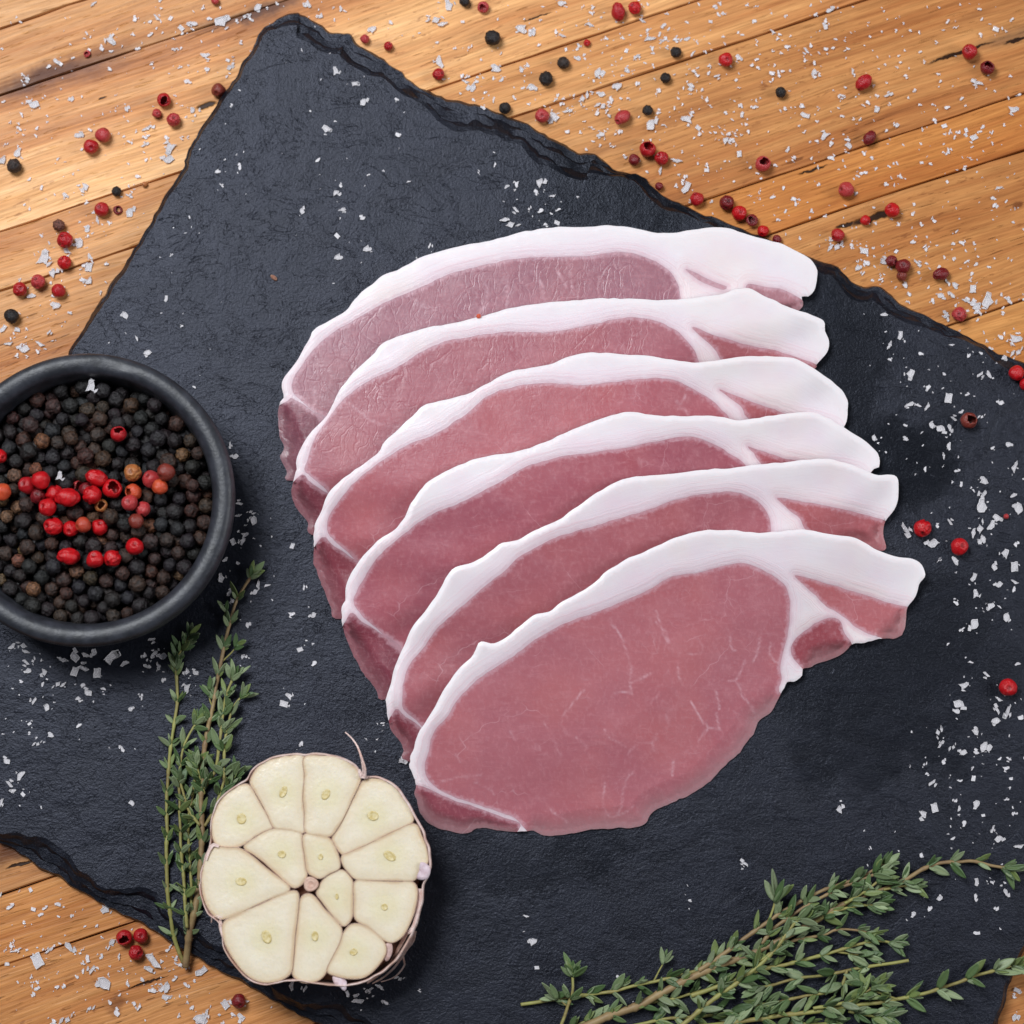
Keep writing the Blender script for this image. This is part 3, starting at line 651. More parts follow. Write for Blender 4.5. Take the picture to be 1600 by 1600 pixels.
def black_mesh(i):
    r = np.random.default_rng(100+i); off = r.uniform(0, 50, 3)
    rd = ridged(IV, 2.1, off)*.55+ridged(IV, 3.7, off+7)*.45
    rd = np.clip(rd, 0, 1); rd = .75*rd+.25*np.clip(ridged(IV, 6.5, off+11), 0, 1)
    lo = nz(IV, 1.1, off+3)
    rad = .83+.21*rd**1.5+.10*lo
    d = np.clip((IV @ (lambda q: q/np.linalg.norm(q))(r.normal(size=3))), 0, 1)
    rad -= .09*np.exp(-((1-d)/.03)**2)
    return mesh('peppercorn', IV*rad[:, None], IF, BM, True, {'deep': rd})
blacks = [black_mesh(i) for i in range(9)]
RM = (lambda m: m.set(Base_Color=m.mix(m.rng(m.noise(1.6, 4, .6), .45, .72, 0, .55), m.mix(m.attr('deep'), m.mix(1, m.ocol(), (.38, .30, .30), 'MULTIPLY'), m.ocol()), m.mix(1, m.ocol(), (1.3, 1.9, 1.8), 'MULTIPLY')), Roughness=m.rng(m.noise(5, 3), .3, .7, .24, .42),
        Normal=m.bump(m.noise(4.5, 4, .6), .0005, .6), Subsurface_Weight=.15, Subsurface_Radius=(.0012, .0003, .0003), Subsurface_Scale=1.0).m)(M('red_pepper_husk'))
def red_mesh(i, kind):
    r = np.random.default_rng(300+i); off = r.uniform(0, 50, 3)
    lo = nz(IV, 1.2, off); rd = np.clip(ridged(IV, 1.5, off+5), 0, 1)
    rad = .96+.10*lo-.03*rd; deep = np.ones(len(IV))
    ax = {'dimple': (.2, .1, .97), 'smooth': (.7, .5, .5), 'wrinkle': (.3, -.4, .87), 'open': (.15, -.1, .98), 'long': (.9, .3, .3)}[kind]
    ax = np.array(ax)/np.linalg.norm(ax); d = IV @ ax
    g = np.exp(-((1-d)/.045)**2); rad -= .17*g; deep -= .85*g
    rad += .035*np.exp(-((1-d-.09)/.04)**2)
    if kind == 'wrinkle':
        cr = np.exp(-(nz(IV, 1.4, off+9)/.07)**2); rad -= .17*cr; deep -= .4*cr
    if kind == 'long':
        cr = np.exp(-(nz(IV, 1.0, off+4)/.06)**2); rad -= .10*cr; deep -= .3*cr
    v = IV*rad[:, None]; f = IF
    if kind == 'open':
        lim = .70+.30*nz(IV, 2.4, off+2)
        ins = (d > lim)
        f = [q for q in IF if not all(ins[list(q)])]
        # give the husk thickness: an inner wall
        n = len(v); inner = v*.86; bnd = {}
        for q in f:
            for a, b in ((q[0], q[1]), (q[1], q[2]), (q[2], q[0])): bnd[(a, b)] = 1
        f2 = list(f)+[tuple(x+n for x in q[::-1]) for q in f]
        for (a, b) in bnd:
            if (b, a) not in bnd: f2.append((b, a, a+n, b+n))
        v = np.concatenate([v, inner]); deep = np.concatenate([np.ones(n), np.full(n, .35)]); f = f2
        me = mesh('red_peppercorn', v, f, RM, True, {'deep': np.clip(deep, 0, 1)}); return me
    if kind == 'long': v = v*np.array([1.22, .88, .85])
    return mesh('red_peppercorn', v, f, RM, True, {'deep': np.clip(deep, 0, 1)})
kinds = {'d': [red_mesh(1, 'dimple'), red_mesh(2, 'dimple')], 's': [red_mesh(3, 'smooth'), red_mesh(4, 'smooth')], 'w': [red_mesh(5, 'wrinkle'), red_mesh(6, 'wrinkle'), red_mesh(7, 'wrinkle')], 'o': [red_mesh(8, 'open'), red_mesh(9, 'open')], 'l': [red_mesh(10, 'long')]}
RED = lin(166, 20, 28); DKR = lin(112, 20, 26); PINK = lin(172, 52, 54); ORG = lin(190, 72, 42); TAN = lin(172, 104, 58); BRN = lin(120, 46, 36); CRIM = lin(182, 14, 22)

# scattered peppercorns: px, py, radius px, kind, colour, label
scat = [
 (256, 156, 12, 'o', RED, 'cracked open red peppercorn, topmost of the three beside the slate on the upper left wood'),
 (245, 177, 8, 'w', PINK, 'small dull pink peppercorn left in the trio beside the slate on the upper left wood'),
 (271, 187, 12, 'w', PINK, 'rounded pinkish red peppercorn, lowest of the trio beside the slate on the upper left wood'),
 (341, 141, 12, 's', BRN, 'brownish red peppercorn touching the upper left slate edge above the wood crack'),
 (161, 211, 13, 's', PINK, 'pale rosy red peppercorn, upper one of the touching pair on the upper left wood'),
 (142, 229, 13, 'd', RED, 'deep red glossy peppercorn, lower one of the touching pair on the upper left wood'),
 (159, 327, 12.5, 'd', RED, 'round glossy red peppercorn just below the tiny black one on the left wood'),
 (184, 328, 8, 'o', DKR, 'thin red husk fragment right of the round red peppercorn on the left wood'),
 (102, 375, 14, 'w', RED, 'wide dented red peppercorn just below the brown and black peppercorn on the left wood'),
 (101, 410, 12, 'w', CRIM, 'tall creased bright red peppercorn right of the big salt clump on the left wood'),
 (60, 440, 12.5, 'w', PINK, 'pinkish red peppercorn with a small slit below the big salt clump on the left wood'),
 (31, 452, 12.5, 'w', RED, 'angular wrinkled red peppercorn nearest the left border on the wood'),
 (91, 454, 12, 's', RED, 'smooth red peppercorn on the light plank above the bowl'),
 (570, 61, 8, 's', PINK, 'small red peppercorn half hidden behind the top edge of the slate, left of its twin'),
 (607, 72, 8, 'w', RED, 'narrow red husk behind the top edge of the slate between salt flakes'),
 (685, 116, 10.5, 'w', RED, 'angular red peppercorn behind the top slate edge under a heap of salt'),
 (847, 181, 12.5, 'd', PINK, 'rosy speckled red peppercorn beside salt just above the slate edge, below two black ones'),
 (966, 18, 13.5, 'l', RED, 'large plump red peppercorn, left one of the pair at the top border'),
 (992, 12, 11.5, 'w', CRIM, 'curled bright red peppercorn, right one of the pair at the top border'),
 (1134, 93, 12.5, 'd', CRIM, 'bright round red peppercorn alone on the wood with salt beneath it, upper middle'),
 (972, 183, 13, 'l', PINK, 'oval dull red peppercorn left of a small black one above the slate'),
 (1012, 233, 14, 'o', RED, 'cracked dark red peppercorn holding salt grains, biggest of its trio above the slate'),
 (1034, 247, 12, 'w', RED, 'folded red peppercorn husk between the cracked one and the square salt flake'),
 (991, 250, 10, 's', DKR, 'dull dark red peppercorn lowest left of the trio above the slate'),
 (1192, 256, 13.5, 'o', PINK, 'star shaped burst red husk alone on the broad plank right of middle'),
 (1089, 311, 12, 's', RED, 'red peppercorn half hidden by the slate edge, leftmost of the row along it'),
 (1136, 317, 13, 'w', DKR, 'dark wrinkled red peppercorn, second along the slate edge row'),
 (1155, 333, 13, 'd', CRIM, 'shiny bright red peppercorn, third along the slate edge row'),
 (1175, 344, 10.5, 'o', DKR, 'small dark split peppercorn, fourth along the slate edge row'),
 (1192, 361, 10, 's', CRIM, 'red peppercorn half sunk behind the slate edge, fifth of the row'),
 (1030, 291, 7, 's', DKR, 'sliver of a dark red peppercorn peeping over the slate edge below the trio'),
 (1214, 374, 8, 's', DKR, 'dark red peppercorn barely peeping over the slate edge above the topmost fat'),
 (1515, 81, 13.5, 'd', RED, 'large round red peppercorn beside the dark crack on the upper right wood'),
 (1543, 106, 12.5, 'o', DKR, 'dark hollow red husk just below the large round one on the upper right wood'),
 (1349, 129, 13.5, 'l', RED, 'half moon shaped red peppercorn alone on the upper right wood'),
 (1359, 215, 11.5, 'l', DKR, 'pointed maroon peppercorn sitting on a plank joint on the right wood'),
 (1322, 296, 13.5, 's', PINK, 'large rosy red peppercorn on the ribbed orange plank'),
 (1394, 328, 13, 'd', CRIM, 'round red peppercorn with a ringed dimple at the end of the wood crack'),
 (1352, 344, 9, 's', CRIM, 'small bright red peppercorn inside the wood crack'),
 (1309, 367, 11.5, 's', RED, 'red peppercorn with a pale streak standing in a salt heap below the wood crack'),
 (1393, 408, 10, 'w', DKR, 'dark maroon peppercorn tucked behind a square salt flake on the right wood'),
 (1411, 416, 13, 'd', DKR, 'glossy dark red peppercorn with a black tip beside the square salt flake'),
 (1409, 431, 9, 's', BRN, 'dull brownish red husk under the glossy dark red peppercorn'),
 (1470, 428, 12.5, 'l', DKR, 'upright oval maroon peppercorn on the right wood above the slate edge'),
 (1499, 491, 12.5, 'w', PINK, 'crumpled rosy red peppercorn beside a salt heap at the right slate edge'),
 (1588, 583, 13, 's', CRIM, 'bright red peppercorn on the slate at the right border'),
 (1603, 600, 11, 's', CRIM, 'red peppercorn cut by the right border under its bright neighbour'),
 (1514, 657, 14, 'o', BRN, 'torn open reddish brown peppercorn among salt on the right of the slate'),
 (1441, 825, 15, 'w', CRIM, 'angular bright red peppercorn between a large salt flake and the pork ends'),
 (1499, 854, 14.5, 'd', CRIM, 'round bright red peppercorn resting on a salt flake right of the pork'),
 (1575, 1074, 15, 'd', CRIM, 'red peppercorn with an open hole on top, alone at the lower right of the slate'),
 (194, 1465, 13.5, 'o', RED, 'hollow red peppercorn with salt inside, left of the trio on the lower left wood'),
 (220, 1462, 12.5, 'd', RED, 'round speckled red peppercorn, right of the trio on the lower left wood'),
 (212, 1489, 12.5, 'w', RED, 'folded red peppercorn beside the largest salt flake on the lower left wood'),
 (373, 1564, 12, 'd', DKR, 'dark red peppercorn alone on the wood below the garlic'),
 (755, 11, 10, 'o', PINK, 'flat pinkish red husk chip at the top border'),
 (917, 67, 6, 's', CRIM, 'tiny bright red husk chip near the plank joint at the top'),
 (136, 84, 6.5, 'o', PINK, 'tiny faded pink husk chip on the dark streaked plank'),
 (226, 288, 5, 's', TAN, 'tiny orange husk crumb with a thread by the upper left slate edge'),
 (1572, 807, 4.5, 's', PINK, 'tiny red husk chip on the slate near the right border'),
 (336, 1, 7, 's', PINK, 'red husk fragment cut by the top border at the left'),
]
BK = lin(34, 28, 29); BK2 = lin(60, 48, 44)
scatb = [
 (22, 259, 12.5, BK2, 'dark brown peppercorn beside white salt near the left border, upper wood'),
 (182, 299, 8.5, BK, 'tiny black peppercorn above the round red one on the left wood'),
 (92, 352, 10.5, lin(120, 74, 62), 'half brown half black peppercorn, alone in its colour on the left wood'),
 (18, 494, 12.5, BK, 'wrinkled black peppercorn near the left border just above the bowl'),
 (770, 59, 13.5, BK, 'largest black peppercorn, at the top above the slate edge'),
 (726, 2, 9, BK, 'black peppercorn cut by the top border'),
 (880, 98, 10.5, BK2, 'dark brown black peppercorn, upper one of the diagonal pair at the top'),
 (853, 123, 12, BK, 'coarse black peppercorn, lower one of the diagonal pair at the top'),
 (789, 169, 10, BK, 'black peppercorn half hidden behind the slate edge'),
 (1056, 82, 9.5, BK, 'small black peppercorn just above the second plank joint'),
 (1040, 122, 9, BK, 'small black peppercorn just below the second plank joint'),
 (1012, 172, 9, BK, 'small black peppercorn right of the oval dull red one'),
 (1220, 144, 9.5, BK, 'lone small black peppercorn right of middle on the broad plank'),
]
for (px, py, r, kd, col, lab) in scat:
    g = ground(px, py+ (6 if py > 60 and px < 1300 else 0)) if True else 0
    g = ground(px, py)
    if g == T*.5: g = 0.0
    rr = r*SR*1.0*(1.02); me = random.choice(kinds[kd])
    z = g+rr*.93; rot = (random.uniform(-.45, .45), random.uniform(-.45, .45), random.uniform(0, 6.28))
    if r < 9 and kd == 'o': z = g+rr*.35
    o = inst('red_peppercorn', me, V(px, py, z), rot, (rr, rr, rr*(.5 if (r < 11 and kd == 'o') else .97)), None, col)
    tag(o, lab, 'red peppercorn', 'red peppercorns scattered over the wood and slate')
for (px, py, r, col, lab) in scatb:
    g = ground(px, py); g = 0.0 if g == T*.5 else g
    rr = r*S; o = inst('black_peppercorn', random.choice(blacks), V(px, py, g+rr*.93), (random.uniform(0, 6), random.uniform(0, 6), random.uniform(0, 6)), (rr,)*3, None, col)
    tag(o, lab, 'black peppercorn', 'black peppercorns scattered over the wood')

# ---------------------------------------------------------------- peppercorns settled in the bowl
bred = [(189, 679, 12, 'o', RED, 'hollow red peppercorn highest up in the bowl, alone among black ones'), (0, 714, 11, 's', CRIM, 'red peppercorn cut by the left border, upper one in the bowl'), (5, 770, 13.5, 's', ORG, 'orange red peppercorn at the left border in the bowl'),
 (44, 760, 13, 'd', RED, 'red peppercorn beside the brightest one, left end of the red cluster in the bowl'), (68, 753, 14, 's', CRIM, 'bright smooth red peppercorn on the upper left of the red cluster in the bowl'), (61, 777, 12, 'w', DKR, 'dark maroon wrinkled peppercorn on the left of the red cluster in the bowl'),
 (88, 774, 13.5, 'w', CRIM, 'shiny creased red peppercorn left of the large elongated one in the bowl'), (111, 781, 16, 'l', CRIM, 'largest elongated red peppercorn with a sunken top in the bowl centre'), (79, 796, 13.5, 'd', CRIM, 'red peppercorn with a pale dimple below the elongated one in the bowl'),
 (121, 760, 11, 'o', PINK, 'torn pale red husk above the elongated peppercorn in the bowl'), (155, 749, 14.5, 'l', CRIM, 'tall folded bright red peppercorn at the top middle of the red cluster in the bowl'), (137, 766, 11, 's', DKR, 'shaded dark red peppercorn wedged in the middle of the red cluster in the bowl'),
 (149, 777, 14, 'w', CRIM, 'creased red peppercorn below the tall folded one in the bowl'), (179, 766, 14.5, 'o', CRIM, 'split red peppercorn with a dark notch on the right of the cluster in the bowl'), (211, 740, 13.5, 'w', TAN, 'crumpled orange brown peppercorn in the right half of the bowl'),
 (239, 749, 13.5, 's', PINK, 'smooth light red peppercorn left of the dark cherry one in the bowl'), (266, 741, 13.5, 's', BRN, 'dark cherry brown peppercorn furthest right in the bowl'), (255, 763, 12, 's', ORG, 'light orange red peppercorn under the touching pair on the right of the bowl'),
 (211, 770, 12.5, 'o', ORG, 'orange peppercorn with a square hole in the right half of the bowl'), (208, 789, 12, 'd', PINK, 'rosy red peppercorn under the orange one with a hole in the bowl'), (227, 798, 11.5, 'w', PINK, 'rosy peppercorn with a fold, lowest of three on the right of the bowl'),
 (161, 792, 10, 'o', TAN, 'small tan broken peppercorn in the middle of the bowl'), (86, 825, 14, 'w', CRIM, 'leftmost dented red peppercorn of the row of four in the bowl'), (112, 828, 12, 'd', CRIM, 'second red peppercorn of the row of four in the bowl'), (134, 823, 12, 's', lin(170, 60, 40), 'brownish orange third peppercorn of the row of four in the bowl'),
 (157, 825, 12.5, 'd', CRIM, 'rightmost red peppercorn with a pinhole in the row of four'), (218, 818, 11.5, 's', BRN, 'brown red peppercorn below the rosy ones on the right of the bowl'), (110, 872, 14.5, 'l', CRIM, 'oval red peppercorn, left one of the three lowest in the bowl'), (153, 878, 13, 'd', CRIM, 'red peppercorn with an open pore, middle one of the three lowest in the bowl'),
 (179, 875, 13, 'w', CRIM, 'creased red peppercorn, right one of the three lowest in the bowl'), (215, 857, 13, 'd', CRIM, 'single round red peppercorn right above the lowest three in the bowl')]
NB = 730; r3 = np.random.default_rng(5)
rad = r3.uniform(10.4, 13.6, NB); ang = r3.uniform(0, 2*PI, NB); rr_ = 180*np.sqrt(r3.uniform(0, 1, NB))
pos = np.stack([rr_*np.cos(ang), rr_*np.sin(ang), 70+r3.uniform(0, 120, NB)], 1)
lvl = bz0+118*S
rp = np.array([P(a[0], a[1], lvl) for a in bred]); rpx = (rp[:, 0]-rimc[0])/S; rpy = (rp[:, 1]-rimc[1])/S
nr = len(bred)
pos = np.concatenate([pos, np.stack([rpx, rpy, np.full(nr, 190.)], 1)]); rad = np.concatenate([rad, np.array([a[2] for a in bred])*1.02])
pin = pos[NB:, :2].copy()
pos = pos.astype(np.float32); rad = rad.astype(np.float32); pin = pin.astype(np.float32)
for it in range(140):
    pos[:, 2] -= 1.6 if it < 95 else .5
    pos[NB:, 2] += 1.0 if it > 60 and it < 128 else 0    # the red ones stay on top
    for sub in range(2):
        df = pos[:, None]-pos[None]; dd = np.sqrt((df**2).sum(2))+1e-6; ov = rad[:, None]+rad[None]-dd; np.fill_diagonal(ov, 0); ov = np.clip(ov, 0, None)
        pos += ((df/dd[..., None])*ov[..., None]).sum(1)*.32
        pos[NB:, :2] = pin+(pos[NB:, :2]-pin)*.15
        # walls
        rho = np.hypot(pos[:, 0], pos[:, 1]); lim = np.interp(pos[:, 2], [56, 66, 80, 100, 140], [170, 181, 188, 192, 197])-rad
        kx = np.where(rho > lim, lim/rho, 1); pos[:, 0] *= kx; pos[:, 1] *= kx
        pos[:, 2] = np.maximum(pos[:, 2], 56+rad)
wp = np.stack([rimc[0]+pos[:, 0]*S*.985, rimc[1]+pos[:, 1]*S*.985, bz0+pos[:, 2]*S], 1)
# visibility from above
gx = np.arange(-200, 200, 3.0); XX, YY = np.meshgrid(gx, gx); zb = np.full(XX.shape, -1.0); idx = np.full(XX.shape, -1)
for i in range(len(pos)):
    q = rad[i]**2-(XX-pos[i, 0])**2-(YY-pos[i, 1])**2; hz = np.where(q > 0, pos[i, 2]+np.sqrt(np.clip(q, 0, None)), -1); mk = hz > zb; zb[mk] = hz[mk]; idx[mk] = i
cnt = np.bincount(idx[idx >= 0], minlength=len(pos))
px_of = BC[0]+pos[:, 0]; infr = px_of > -14
order = [i for i in np.argsort(-cnt[:NB]) if cnt[i] > 6 and infr[i]][:296]
single = set(order)
bcols = [(BK, 5, 'matte black'), (lin(30, 28, 33), 3, 'bluish black'), (lin(64, 44, 36), 5, 'dark brown'), (lin(118, 86, 62), 1, 'light brown')]
CLK = ['three', 'two', 'one', 'twelve', 'eleven', 'ten', 'nine', 'eight', 'seven', 'six', 'five', 'four']
def bowl_place(p):
    rho = math.hypot(p[0], p[1]); ck = CLK[int(round(math.degrees(math.atan2(p[1], p[0]))/30)) % 12]
    if rho < 22: return 'in the very middle of the bowl heap'
    k_ = int((rho-22)/22); ringw = ['close round the middle', 'a quarter of the way out', 'nearly halfway out', 'just over halfway out', 'three quarters out', 'near the bowl wall', 'near the bowl wall', 'against the bowl wall'][min(k_, 7)]
    return f"at {ck} o'clock in the bowl, {ringw}"
wts = [b[1] for b in bcols]; rest_v = []; rest_f = []; rest_d = []; oo = 0
LV, LF = ico(3)
for i in range(NB):
    if i in single:
        col, _, lab = random.choices(bcols, wts)[0]
        col = tuple(c*random.uniform(.8, 1.25) for c in col)
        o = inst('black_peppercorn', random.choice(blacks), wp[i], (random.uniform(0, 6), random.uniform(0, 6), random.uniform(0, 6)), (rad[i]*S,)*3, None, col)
        sz = 'large' if rad[i] > 12.7 else 'small' if rad[i] < 11.2 else 'middling'; tag(o, f'{sz} {lab} peppercorn {bowl_place(pos[i])}', 'peppercorn', 'peppercorns heaped in the bowl')
    else:
        rn = LV*(.95+.09*np.clip(ridged(LV, 2.1, r3.uniform(0, 50, 3)), 0, 1))[:, None]
        rest_v.append(rn*rad[i]*S+wp[i]); rest_f += [tuple(a+oo for a in q) for q in LF]; rest_d.append(np.full(len(LV), .6)); oo += len(LV)
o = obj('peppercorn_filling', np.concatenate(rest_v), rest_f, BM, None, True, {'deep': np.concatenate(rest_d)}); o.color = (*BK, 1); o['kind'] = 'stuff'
tag(o, 'buried layer of dark peppercorns filling the bowl under the top ones', 'peppercorns')
for i, (px, py, r, kd, col, lab) in enumerate(bred):
    j = NB+i; rr = rad[j]*S*1.04
    o = inst('red_peppercorn', random.choice(kinds[kd]), wp[j], (random.uniform(-.5, .5), random.uniform(-.5, .5), random.uniform(0, 6.28)), (rr,)*3, None, col)
    tag(o, lab, 'red peppercorn', 'red peppercorns lying on the heap in the bowl')

# ---------------------------------------------------------------- garlic
GZ = T+.021
cg = lambda l: np.array([(290+.275*x, 1130+.275*y) for x, y in l], float)
def clove_mat():
    m = M('garlic_flesh'); de = m.attr('edge'); ng = m.noise(700, 3, .6); nl = m.noise(120, 3, .5)
    col = m.mix(m.rng(nl, .3, .7), lin(232, 221, 200), lin(226, 213, 188))
    col = m.mix(m.rng(ng, .45, .75, 0, .4), col, lin(234, 228, 212))
    gd = m.attr('germ')
    col = m.mix(m.rng(m.math('ADD', gd, m.math('MULTIPLY', nl, 16)), 18, 46, .35, 0, True), col, lin(216, 204, 146))
    col = m.mix(m.rng(m.math('ADD', de, m.math('MULTIPLY', m.math('SUBTRACT', nl, .5), 9)), .2, 5.5, .7, 0, True), col, lin(196, 156, 120))
    col = m.mix(m.rng(m.math('ADD', de, m.math('MULTIPLY', m.math('SUBTRACT', nl, .5), 26)), 0, 22, .38, 0, True), col, lin(214, 186, 146))
    col = m.mix(m.rng(m.noise(1400, 3, .7), .5, .7, 0, .35), col, lin(206, 196, 164))
    m.set(Base_Color=col, Roughness=.3, Normal=m.bump(m.math('ADD', ng, m.math('MULTIPLY', nl, .3)), .00022, .6), Subsurface_Weight=.25, Subsurface_Radius=(.003, .0025, .0015), Subsurface_Scale=1.0)
    return m.m
def skin_mat(name, a, b):
    m = M(name); pt = m.noise(70, 3, .6); st = m.noise(260, 3, .6, m.map(scale=(1, 1, .12))); st2 = m.noise(900, 3, .6, m.map(scale=(1, 1, .1)))
    col = m.mix(m.rng(st, .4, .66), a, b); col = m.mix(m.rng(st2, .5, .7, 0, .35), col, lin(176, 128, 116)); col = m.mix(m.rng(pt, .48, .62, 0, .6), col, lin(178, 138, 112))
    m.set(Base_Color=col, Roughness=.45, Normal=m.bump(m.math('ADD', st, st2), .0003, .6)); return m.m
FLESH = clove_mat(); SKIN = skin_mat('garlic_paper_skin', lin(226, 206, 200), lin(206, 172, 160)); CSKIN = skin_mat('clove_skin', lin(208, 176, 158), lin(188, 148, 130))
GERM = (lambda m: m.set(Base_Color=m.mix(m.rng(m.noise(1200, 3), .4, .6), lin(196, 174, 112), lin(216, 200, 152)), Roughness=.5).m)(M('garlic_germ'))
GERMG = M('garlic_sprout').set(Base_Color=lin(140, 140, 60), Roughness=.5).m
gc = cg([(730, 850)])[0]
garlic = empty('garlic_half', tuple(P(gc[0], gc[1], T)), 'halved garlic bulb with its cream cut face up beside the thyme at the slate corner', 'garlic')
cl = [
 ([(155, 560), (175, 490), (220, 420), (280, 370), (345, 352), (375, 378), (400, 425), (440, 495), (480, 562), (488, 590), (440, 612), (390, 638), (340, 676), (290, 697), (230, 702), (188, 692), (160, 650)], (318, 543), 28, 32, 0),
 ([(372, 335), (400, 272), (450, 228), (530, 197), (600, 190), (668, 192), (673, 300), (664, 420), (670, 500), (676, 612), (600, 602), (560, 597), (505, 588), (472, 520), (430, 440), (395, 378)], (555, 390), 20, 36, 1),
 ([(680, 197), (780, 192), (860, 197), (940, 237), (986, 282), (982, 340), (940, 430), (900, 518), (860, 588), (820, 636), (760, 632), (686, 613), (682, 500), (674, 420), (682, 300)], (797, 405), 22, 34, 1),
 ([(1012, 333), (1090, 322), (1160, 344), (1218, 403), (1266, 480), (1288, 550), (1240, 583), (1130, 636), (1000, 697), (915, 741), (888, 737), (853, 690), (839, 650), (873, 592), (922, 503), (964, 423)], (1065, 527), 34, 28, 1),
 ([(1298, 578), (1336, 642), (1362, 710), (1371, 788), (1330, 828), (1297, 886), (1200, 888), (1060, 886), (972, 881), (932, 847), (898, 800), (893, 757), (952, 733), (1062, 683), (1182, 623)], (1160, 755), 40, 26, 0),
 ([(160, 714), (240, 713), (308, 718), (378, 763), (448, 823), (528, 883), (586, 935), (558, 962), (480, 991), (380, 1036), (300, 1076), (230, 1104), (182, 1101), (133, 1048), (104, 970), (98, 880), (117, 782)], (315, 900), 32, 24, 2),
 ([(338, 702), (402, 653), (452, 622), (510, 604), (580, 608), (652, 628), (661, 700), (676, 790), (684, 860), (662, 906), (620, 930), (582, 907), (522, 852), (452, 787), (392, 742)], (547, 745), 24, 22, 2),
 ([(673, 643), (740, 638), (813, 658), (847, 712), (867, 770), (868, 822), (818, 847), (765, 876), (722, 861), (696, 838), (684, 760)], (767, 760), 14, 18, 0),
 ([(880, 839), (928, 873), (947, 920), (946, 1010), (941, 1098), (904, 1146), (872, 1126), (822, 1067), (778, 1008), (749, 965), (768, 922), (803, 878)], (860, 985), 10, 18, 2),
 ([(968, 903), (1060, 903), (1200, 908), (1287, 908), (1311, 960), (1296, 1060), (1266, 1140), (1227, 1207), (1170, 1240), (1112, 1216), (1042, 1157), (968, 1107), (963, 1010)], (1130, 1045), 20, 20, 2),
 ([(636, 973), (631, 1080), (616, 1200), (606, 1330), (591, 1417), (520, 1460), (430, 1465), (352, 1426), (284, 1348), (229, 1250), (214, 1162), (238, 1119), (322, 1079), (432, 1034), (522, 989), (600, 959)], (460, 1215), 28, 40, 1),
 ([(690, 976), (728, 989), (788, 1063), (848, 1123), (881, 1172), (876, 1240), (847, 1318), (798, 1406), (758, 1451), (690, 1470), (633, 1450), (609, 1400), (624, 1270), (643, 1100), (658, 1003)], (735, 1210), 20, 30, 0),
 ([(945, 1149), (1010, 1154), (1078, 1198), (1126, 1252), (1131, 1308), (1087, 1376), (1018, 1435), (930, 1445), (842, 1426), (810, 1402), (843, 1330), (883, 1252), (903, 1193)], (955, 1300), 24, 20, 0)]
def zface(p): # cut face: gently domed, a little rough
    return GZ+.00014*np.array([noise.noise(Vector((x*.03, y*.03, 2))) for x, y in p])
